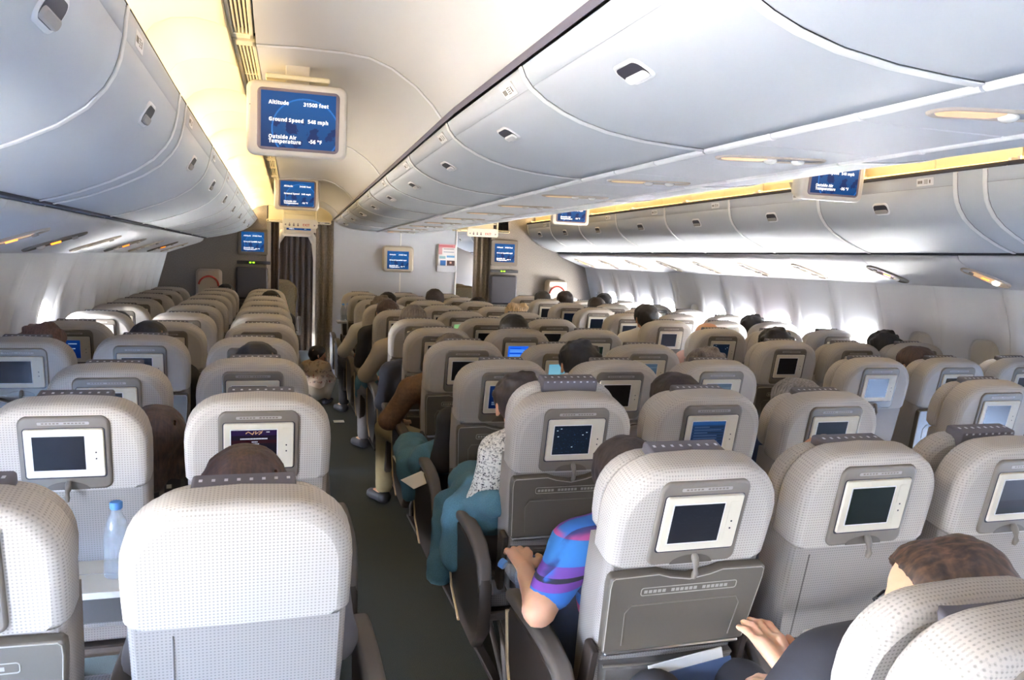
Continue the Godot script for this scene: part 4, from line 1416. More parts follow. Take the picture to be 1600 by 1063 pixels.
	var gd := MB.new()
	gd.tube([Vector3(0.0, 0.60, -0.524), Vector3(0.0, 0.46, -0.508), Vector3(0.0, 0.34, -0.45), Vector3(0.0, 0.262, -0.32)], 0.007, 6)
	K.shroud_trim = gd.mesh()
	# legs: two braced frames and a beam
	var lg := MB.new()
	for sx in [0]:
		lg.tube([Vector3(0.16 * sx, 0.0, -0.16), Vector3(0.16 * sx, 0.30, -0.24)], 0.016, 6)
		lg.tube([Vector3(0.16 * sx, 0.0, -0.68), Vector3(0.16 * sx, 0.30, -0.60)], 0.016, 6)
		lg.tube([Vector3(0.16 * sx, 0.04, -0.18), Vector3(0.16 * sx, 0.29, -0.58)], 0.011, 6)
		lg.box(Vector3(0.16 * sx - 0.02, 0.0, -0.72), Vector3(0.16 * sx + 0.02, 0.02, -0.12), 0.004)
	K.leg = lg.mesh()
	var bmn := MB.new()
	for zz in [-0.24, -0.60]:
		bmn.tube([Vector3(-0.262, 0.305, zz), Vector3(0.262, 0.305, zz)], 0.022, 8)
	bmn.box(Vector3(-0.24, 0.30, -0.70), Vector3(0.24, 0.325, -0.22), 0.006)
	K.beam = bmn.mesh()
	var fb := MB.new()
	fb.tube([Vector3(-0.19, 0.13, 0.03), Vector3(0.19, 0.13, 0.03)], 0.014, 8)
	fb.tube([Vector3(-0.19, 0.13, 0.03), Vector3(-0.19, 0.30, -0.2)], 0.008, 6)
	fb.tube([Vector3(0.19, 0.13, 0.03), Vector3(0.19, 0.30, -0.2)], 0.008, 6)
	K.footbar = fb.mesh()

# a seat whose monitor's upper edge lies at (x, 1.095 + dy, -d)
func make_seat(label: String, x: float, d: float, screen: String, tray: String, arms: String, opt := {}) -> Node3D:
	var t := thing("airline_seat", label, "seat", Vector3(x, 0, -d), "economy seats facing the front wall")
	var dy: float = opt.get("dy", 0.0)
	t.scale = Vector3(1, (1.095 + dy) / 1.095, 1)
	var tilt: float = deg_to_rad(opt.get("tilt", 12.0))
	var B := Transform3D(Basis(Vector3(1, 0, 0), Vector3(0, cos(tilt), sin(tilt)), Vector3(0, -sin(tilt), cos(tilt))), Vector3(0, 1.095, 0))
	if opt.get("recline", 0.0) > 0.0:
		var a0 := deg_to_rad(12.0)
		var a1 := deg_to_rad(opt.recline)
		B = Transform3D(Basis(Vector3(1, 0, 0), Vector3(0, cos(a1), sin(a1)), Vector3(0, -sin(a1), cos(a1))), Vector3(0, 1.095 + 0.66 * (cos(a1) - cos(a0)), 0.66 * (sin(a1) - sin(a0))))
	var cov: Material = opt.get("cover", M.cover)
	part("backrest", K.shell, opt.get("lower", M.lower), t, B)
	part("headrest_cover", K.cover, cov, t, B)
	var raise: float = opt.get("raise", -0.016)
	var H := B * Transform3D(Basis(), Vector3(0, raise, opt.get("ahead", 0.0)))
	part("headrest", K.headrest, cov, t, H)
	if opt.get("band", true):
		var bd := part("headrest_band", K.band, M.band, t, H * Transform3D(Basis(), Vector3(0, -opt.get("drop", 0.0), 0)))
		part("band_marks", K.marks, M.mark, bd).set_meta("kind", "stuff")
	if screen != "none":
		part("monitor_surround", K.surround, M.surround, t, B)
		part("notice_strip", K.bezel_label, M.label, t, B)
		part("notice_marks", K.label_marks, M.surround, t, B).set_meta("kind", "stuff")
		part("monitor_gap", K.bezel_gap, M.gap, t, B)
		var mo := part("monitor", K.bezel, M.cream, t, B)
		part("screen_rim", K.screen_rim, M.binlight, mo)
		part("screen", K.screen, M["s_" + screen], mo)
		part("control_panel", K.side_panel, M.cream, mo)
		part("button", K.button, M.gap, mo)
		part("latch_recess", K.recess, M.tray, t, B)
		part("tray_latch", K.latch, M.surround, t, B)
	if tray == "up":
		var tr := part("tray_table", K.tray, M.tray, t, B * Transform3D(Basis(), Vector3(0, 0.020, 0)))
		part("tray_edge", K.tray_edge, M.trayline, tr)
		part("tray_label_frame", K.tray_label, M.trayline, tr)
		part("tray_label_marks", K.tray_marks, M.label, tr).set_meta("kind", "stuff")
		part("tray_panel_edge", K.tray_panel, M.surround, tr)
		part("tray_rail", K.tray_rail, M.metal, tr)
		for q in [-1.0, 1.0]:
			part("tray_arm", K.tray_arm, M.shroud, t, B * Transform3D(Basis(), Vector3(0.213 * q, 0, 0)))
	elif tray == "down":
		var tr := part("tray_table", K.tray_down, M.cream, t)
		part("fold_joint", K.tray_joint, M.label, tr)
		for q in [-1.0, 1.0]:
			part("tray_arm", K.tray_arm_down, M.shroud, t, Transform3D(Basis(), Vector3(0.213 * q, 0, 0)))
		part("back_seam", K.seam, M.pouch, t, B * Transform3D(Basis(), Vector3(-0.15, 0, 0)))
	elif tray == "none":
		part("back_seam", K.seam, M.pouch, t, B * Transform3D(Basis(), Vector3(-0.125, 0, 0)))
	for q in [-1.0, 1.0]:
		part("hinge", K.pivot, M.metal, t, B * Transform3D(Basis(), Vector3(0.226 * q, 0, 0)))
	if tray != "none":
		var po := part("literature_pocket", K.pouch, M.pouch, t, B)
		part("pocket_hem", K.pouch_hem, M.surround, po)
	part("seat_cushion", K.cushion, opt.get("cushion", M.cushion), t)
	part("seat_beam", K.beam, M.shroud, t)
	for q in [-1.0, 1.0]:
		part("leg_frame", K.leg, M.shroud, t, Transform3D(Basis(), Vector3(0.16 * q, 0, 0)))
	part("foot_bar", K.footbar, M.shroud, t)
	for a in arms:
		# l, r: plain armrests; L, R: aisle armrests with a shroud
		var s := -1.0 if a in "lL" else 1.0
		var ax := 0.262 * s if a in "lr" else 0.292 * s
		part("armrest", K.arm, M.arm, t, Transform3D(Basis(), Vector3(ax, 0, 0)))
		if a in "LR":
			var shr := part("armrest_shroud", K.shroud, M.shroud, t, Transform3D(Basis(), Vector3(ax, 0, 0)))
			part("shroud_trim", K.shroud_trim, M.gold, shr, Transform3D(Basis(), Vector3(0.020 * s, 0, 0)))
	return t

var SEAT := {}   # name -> [x, d, dy]

func build_seats() -> void:
	var X := {"A": -2.625, "B": -2.105, "C": -1.585, "D": -0.52, "E": 0.0, "F": 0.52, "H": 1.585, "J": 2.105, "K": 2.625}
	var names := {"A": "left-block window seat", "B": "left-block middle seat", "C": "left-block aisle seat", "D": "centre-block left-aisle seat", "E": "centre-block middle seat", "F": "centre-block right-aisle seat", "H": "right-block aisle seat", "J": "right-block middle seat", "K": "right-block window seat"}
	var zc := [0.82, 1.65, 2.459, 3.275, 4.01, 4.78, 5.58, 6.35, 7.11, 7.87, 8.63, 9.38]
	var zl := [1.55, 2.49, 3.25, 4.09, 4.94, 5.70, 6.46, 7.22, 7.98, 8.74, 9.48]
	var zr := [1.9, 2.661, 3.405, 4.19, 4.985, 5.727, 6.479, 7.229, 7.976, 8.72, 9.45]
	var ordn := ["front", "second", "third", "fourth", "fifth", "sixth", "seventh", "eighth", "ninth", "tenth", "eleventh", "twelfth"]
	# measured seats: [dx, dy, d]
	var fit := {"C0": [0.0, -0.022, 1.55], "D0": [0.05, -0.01, 0.80], "D1": [-0.025, -0.004, 1.599], "E1": [-0.004, -0.004, 1.647], "F1": [-0.014, -0.005, 1.647], "D2": [-0.01, 0.0, 2.46], "E2": [0, 0.001, 2.468], "F2": [0, -0.01, 2.451], "D3": [-0.011, 0.002, 3.284], "E3": [0.006, 0.002, 3.275], "F3": [0.014, 0.004, 3.271], "D4": [-0.008, 0.007, 4.049], "E4": [-0.001, -0.002, 3.998], "F4": [0.001, -0.002, 4.009], "D6": [0.017, 0.002, 5.551], "E6": [0.01, 0.012, 5.588], "F6": [0.007, 0.012, 5.598], "H1": [-0.016, -0.005, 2.661], "H3": [0.013, 0.008, 4.193], "H4": [0.017, 0.009, 4.977], "K4": [0.005, 0.009, 5.015], "C1": [0.022, 0.003, 2.5], "B1": [0.011, 0.001, 2.486], "C2": [-0.013, 0.007, 3.308], "B2": [-0.014, -0.005, 3.244], "B3": [-0.031, 0.012, 4.145], "A3": [-0.011, 0.006, 4.071], "C3": [-0.033, 0.01, 4.095], "A4": [0.005, 0.006, 4.967], "B4": [-0.01, 0.009, 4.933]}
	var screens := {"D1": "haze", "E1": "green", "F1": "movie", "D2": "city", "E2": "list", "F2": "navy", "D3": "infodim", "E3": "brown", "F3": "sea", "H1": "navy", "D4": "off", "E4": "cyan", "F4": "sea", "E5": "bright", "F5": "green", "D6": "teal", "H2": "brown", "J2": "off", "K2": "off", "H3": "brown", "H4": "city", "K4": "haze", "H5": "haze", "H6": "haze", "H7": "navy", "H8": "navy", "E7": "lime", "C1": "help", "C2": "brown", "A4": "info", "A5": "cyan", "B6": "cyan", "D0": "off", "C0": "none"}
	var looks := {"haze": "a hazy grey", "green": "a dark green", "movie": "a dim film", "city": "a night city", "list": "a blue list", "navy": "a dark blue", "infodim": "a dim flight data", "brown": "a dark brown", "sea": "a grey blue", "off": "a dark", "cyan": "a pale cyan", "bright": "a bright blue", "teal": "a pale teal", "help": "a purple help", "info": "a blue flight data", "lime": "a pale green", "none": "no"}
	var down := ["E1", "F1", "C1", "B1", "H2", "E8", "J6"]
	for col in "ABCDEFHJK":
		var zz: Array = zl if col in "ABC" else zc if col in "DEF" else zr
		for r in zz.size():
			var nm: String = col + str(r)
			# rows wholly outside the picture
			if r == 0 and not nm in ["B0", "C0", "D0"]:
				continue
			if nm in ["A1", "A2", "J1", "K1"]:
				continue
			var f: Array = fit.get(nm, [0.0, 0.008 if r > 3 else 0.0, zz[r]])
			var x: float = X[col] + f[0]
			SEAT[nm] = [x, f[2], f[1]]
			var sc: String = screens.get(nm, "off")
			var tr := "down" if nm in down else "none" if nm == "C0" else "up"
			var arms: String = {"A": "l", "B": "l", "C": "lR", "D": "L", "E": "l", "F": "lR", "H": "L", "J": "l", "K": "lr"}[col]
			var lab := "pale grey %s, %s row from the front wall, %s screen" % [names[col], ordn[zz.size() - 1 - r], looks[sc]]
			var opt := {"dy": f[1]}
			if nm == "D1": opt.tilt = 16.0
			if nm == "D2": opt.raise = 0.03
			if nm == "D0":
				opt.recline = 16.0
				opt.raise = -0.03
				opt.ahead = -0.025
				opt.drop = 0.028
			if nm == "F1": opt.ahead = -0.04
			make_seat(lab, x, f[2], sc, tr, arms, opt)
	# brown seats of the next cabin seen through the doorways
	var bs := [[-1.40, 11.6], [-1.42, 12.4], [1.36, 12.0], [1.88, 12.0], [1.40, 12.8], [1.92, 12.8]]
	for i in bs.size():
		var o := make_seat("brown seat of the next cabin beyond the %s doorway, %s" % ["shaded-side" if i < 2 else "bright-side", ["nearer one", "farther one", "nearer row aisle side", "nearer row window side", "farther row aisle side", "farther row window side"][i]], bs[i][0], bs[i][1], "none", "none", "lr", {"cover": M.brownseat, "lower": M.brownseat, "cushion": M.brownseat, "band": false, "dy": 0.03})
		o.set_meta("group", "brown seats of the next cabin")

# ---------------------------------------------------------------- people
func head_bones(c: Vector3, b: Basis, k: float) -> Array:
	var o := []
	for q in [[0, 0.030, -0.020, 0, 0.028, 0.022, 0.082, 0.085], [0, -0.02, -0.035, 0, -0.06, -0.045, 0.064, 0.044], [0, 0.0, -0.096, 0, -0.032, -0.112, 0.010, 0.014], [-0.03, 0.018, -0.088, 0.03, 0.018, -0.088, 0.016, 0.016], [-0.018, -0.06, -0.090, 0.018, -0.06, -0.090, 0.011, 0.011], [0.084, 0.008, 0.008, 0.086, -0.028, 0.004, 0.012, 0.009], [-0.084, 0.008, 0.008, -0.086, -0.028, 0.004, 0.012, 0.009], [0, -0.04, 0.02, 0, -0.13, 0.03, 0.055, 0.056], [0, -0.085, -0.072, 0, -0.085, -0.076, 0.026, 0.024]]:
		o.append([c + b * Vector3(q[0], q[1], q[2]) * k, c + b * Vector3(q[3], q[4], q[5]) * k, q[6] * k, q[7] * k])
	return o

func hand_bones(w: Vector3, dir: Vector3, side: Vector3, k: float, mirror: float) -> Array:
	var d := dir.normalized()
	var s := (side - d * side.dot(d)).normalized() * mirror
	var n := d.cross(s).normalized()
	if n.y > 0:
		n = -n
	var o := [[w, w + d * 0.075 * k + s * 0.02 * k, 0.022 * k, 0.017 * k], [w, w + d * 0.075 * k - s * 0.02 * k, 0.022 * k, 0.017 * k]]
	for f in 4:
		var r := w + d * 0.08 * k + s * (-0.03 + 0.02 * f) * k
		var L: float = [0.038, 0.046, 0.049, 0.042][f] * k
		var a := r + d * L + n * 0.012 * k
		o.append([r, a, 0.009 * k, 0.0085 * k])
		o.append([a, a + d * L * 0.55 + n * L * 0.5, 0.0085 * k, 0.007 * k])
	var th := w + d * 0.02 * k + s * 0.032 * k
	var t2 := th + d * 0.035 * k + s * 0.022 * k
	o.append([th, t2, 0.012 * k, 0.010 * k])
	o.append([t2, t2 + d * 0.028 * k + n * 0.008 * k, 0.010 * k, 0.008 * k])
	return o

# meshes of one pose: body (skin), top, trousers, shoes; J holds joints
func make_pose(key: String, J: Dictionary, k := 1.0, headturn := Basis()) -> void:
	var body := MB.new()
	var bb := []
	bb.append([J.hip, J.waist, 0.125 * k, 0.115 * k])
	bb.append([J.waist, J.chest, 0.115 * k, 0.125 * k])
	bb.append([J.chest, J.neck, 0.115 * k, 0.055 * k])
	for s in ["l", "r"]:
		bb.append([J.neck + (J["sh_" + s] - J.neck) * 0.3, J["sh_" + s], 0.06 * k, 0.052 * k])
		bb.append([J["sh_" + s], J["el_" + s], 0.048 * k, 0.038 * k])
		bb.append([J["el_" + s], J["wr_" + s], 0.038 * k, 0.026 * k])
		bb.append([J["th_" + s], J["kn_" + s], 0.078 * k, 0.054 * k])
		bb.append([J["kn_" + s], J["an_" + s], 0.052 * k, 0.036 * k])
		bb.append([J["an_" + s], J["to_" + s], 0.036 * k, 0.028 * k])
	bb.append([J.neck, J.head + headturn * Vector3(0, -0.05, 0.02) * k, 0.055 * k, 0.055 * k])
	body.sdf(bb, 0.018 * k, 0.03 * k)
	body.sdf(head_bones(J.head, headturn, k), 0.0075 * k, 0.014 * k)
	for s in ["l", "r"]:
		body.sdf(hand_bones(J["wr_" + s], J["wr_" + s] - J["el_" + s], Vector3(1, 0, 0), k, 1.0 if s == "l" else -1.0), 0.005 * k, 0.006 * k)
	K[key + "_body"] = body.mesh()
	var top := MB.new()
	var tb := []
	tb.append([J.hip, J.waist, 0.138 * k, 0.130 * k])
	tb.append([J.waist + Vector3(-0.03, 0, 0) * k, J.chest + Vector3(-0.045, 0, 0) * k, 0.125 * k, 0.128 * k])
	tb.append([J.waist + Vector3(0.03, 0, 0) * k, J.chest + Vector3(0.045, 0, 0) * k, 0.125 * k, 0.128 * k])
	tb.append([J.chest, J.neck + Vector3(0, -0.02, 0) * k, 0.13 * k, 0.072 * k])
	for s in ["l", "r"]:
		tb.append([J.neck + (J["sh_" + s] - J.neck) * 0.3, J["sh_" + s], 0.075 * k, 0.070 * k])
		var ext: float = J.get("sleeve", 1.0)
		tb.append([J["sh_" + s], J["sh_" + s].lerp(J["el_" + s], minf(ext, 1.0)), 0.068 * k, 0.058 * k])
		if ext >= 1.0:
			tb.append([J["el_" + s], J["el_" + s].lerp(J["wr_" + s], 0.85), 0.056 * k, 0.040 * k])
	top.sdf(tb, 0.016 * k, 0.035 * k)
	K[key + "_top"] = top.mesh()
	var tr := MB.new()
	var lb := [[J.hip, J.waist.lerp(J.hip, 0.6), 0.142 * k, 0.135 * k]]
	for s in ["l", "r"]:
		lb.append([J.hip, J["th_" + s], 0.12 * k, 0.092 * k])
		lb.append([J["th_" + s], J["kn_" + s], 0.092 * k, 0.068 * k])
		lb.append([J["kn_" + s], J["kn_" + s].lerp(J["an_" + s], 0.92), 0.068 * k, 0.055 * k])
	tr.sdf(lb, 0.018 * k, 0.03 * k)
	K[key + "_trousers"] = tr.mesh()
	for s in ["l", "r"]:
		var sh := MB.new()
		sh.sdf([[J["an_" + s] + Vector3(0, -0.035, 0.03) * k, J["to_" + s], 0.046 * k, 0.036 * k]], 0.012 * k, 0.02 * k)
		K[key + "_shoe_" + s] = sh.mesh()
	K[key + "_head"] = J.head
	K[key + "_turn"] = headturn
	K[key + "_k"] = k

func make_hair() -> void:
	var fn := FastNoiseLite.new()
	fn.seed = 4
	fn.frequency = 22.0
	var face_cut := [[Vector3(0, -0.045, -0.115), 0.105], [Vector3(0, -0.13, -0.02), 0.06]]
	var cap := [[Vector3(0, 0.034, -0.022), Vector3(0, 0.032, 0.026), 0.093, 0.096], [Vector3(0, -0.01, 0.045), Vector3(0, -0.055, 0.045), 0.072, 0.052]]
	var m := MB.new()
	m.sdf(cap, 0.0075, 0.03, face_cut, fn, 0.006)
	K.hair_short = m.mesh()
	m = MB.new()
	var long := cap.duplicate()
	for s in [-1, 1]:
		long.append([Vector3(0.066 * s, 0.0, 0.015), Vector3(0.074 * s, -0.13, 0.03), 0.045, 0.036])
	long.append([Vector3(0, -0.02, 0.06), Vector3(0, -0.15, 0.062), 0.06, 0.045])
	m.sdf(long, 0.008, 0.03, [[Vector3(0, -0.055, -0.125), 0.11]], fn, 0.006)
	K.hair_long = m.mesh()
	m = MB.new()
	var wild := cap.duplicate()
	var rng := RandomNumberGenerator.new()
	rng.seed = 8
	for i in 16:
		var a := rng.randf_range(0, TAU)
		var e := rng.randf_range(0.1, 1.2)
		var dir := Vector3(cos(a) * cos(e), sin(e), sin(a) * cos(e) * 0.8 + 0.2)
		wild.append([Vector3(0, 0.03, 0.0) + dir * 0.085, Vector3(0, 0.03, 0.0) + dir * 0.103, 0.022, 0.012])
	m.sdf(wild, 0.0075, 0.025, face_cut, fn, 0.006)
	K.hair_messy = m.mesh()
	m = MB.new()
	m.sdf([[Vector3(-0.062, -0.01, 0.02), Vector3(-0.05, 0.0, 0.06), 0.036, 0.04], [Vector3(0.062, -0.01, 0.02), Vector3(0.05, 0.0, 0.06), 0.036, 0.04], [Vector3(-0.045, -0.01, 0.068), Vector3(0.045, -0.01, 0.068), 0.045, 0.045]], 0.0075, 0.03, face_cut, fn, 0.004)
	K.hair_fringe = m.mesh()
	m = MB.new()
	var bun := cap.duplicate()
	bun.append([Vector3(-0.045, 0.09, 0.05), Vector3(-0.05, 0.095, 0.055), 0.045, 0.045])
	bun.append([Vector3(0.05, 0.085, 0.05), Vector3(0.055, 0.09, 0.055), 0.045, 0.045])
	m.sdf(bun, 0.0075, 0.015, face_cut, fn, 0.007)
	K.hair_bun = m.mesh()
	m = MB.new()
	m.sdf(cap, 0.005, 0.03, [[Vector3(0, -0.005, -0.135), 0.118], [Vector3(0, -0.13, -0.02), 0.06]], fn, 0.005)
	K.hair_receding = m.mesh()

func seated() -> Dictionary:
	return {"hip": Vector3(0, 0.55, -0.39), "waist": Vector3(0, 0.70, -0.365), "chest": Vector3(0, 0.88, -0.335), "neck": Vector3(0, 1.025, -0.30), "head": Vector3(0, 1.150, -0.30),
		"sh_l": Vector3(-0.168, 0.965, -0.33), "el_l": Vector3(-0.205, 0.73, -0.36), "wr_l": Vector3(-0.13, 0.67, -0.57), "sh_r": Vector3(0.168, 0.965, -0.33), "el_r": Vector3(0.205, 0.73, -0.36), "wr_r": Vector3(0.13, 0.67, -0.57),
		"th_l": Vector3(-0.10, 0.545, -0.42), "kn_l": Vector3(-0.12, 0.56, -0.82), "an_l": Vector3(-0.12, 0.10, -0.80), "to_l": Vector3(-0.13, 0.045, -0.97), "th_r": Vector3(0.10, 0.545, -0.42), "kn_r": Vector3(0.12, 0.56, -0.82), "an_r": Vector3(0.12, 0.10, -0.80), "to_r": Vector3(0.13, 0.045, -0.97)}

func person(label: String, pose: String, at: Vector3, yscale: float, hair: String, hairmat: String, top: Material, trousers: Material, turn := 0.0, group := "") -> Node3D:
	var t := thing("person", label, "person", at, group)
	t.rotation.y = turn
	t.scale = Vector3(1, yscale, 1)
	part("body", K[pose + "_body"], M.skin, t)
	part("top", K[pose + "_top"], top, t)
	part("trousers", K[pose + "_trousers"], trousers, t)
	part("shoe", K[pose + "_shoe_l"], M.dark, t)
	part("shoe", K[pose + "_shoe_r"], M.dark, t)
	var k: float = K[pose + "_k"]
	part("hair", K["hair_" + hair], M["hair_" + hairmat], t, Transform3D(K[pose + "_turn"] * Basis.from_scale(Vector3.ONE * k), K[pose + "_head"]))
	return t

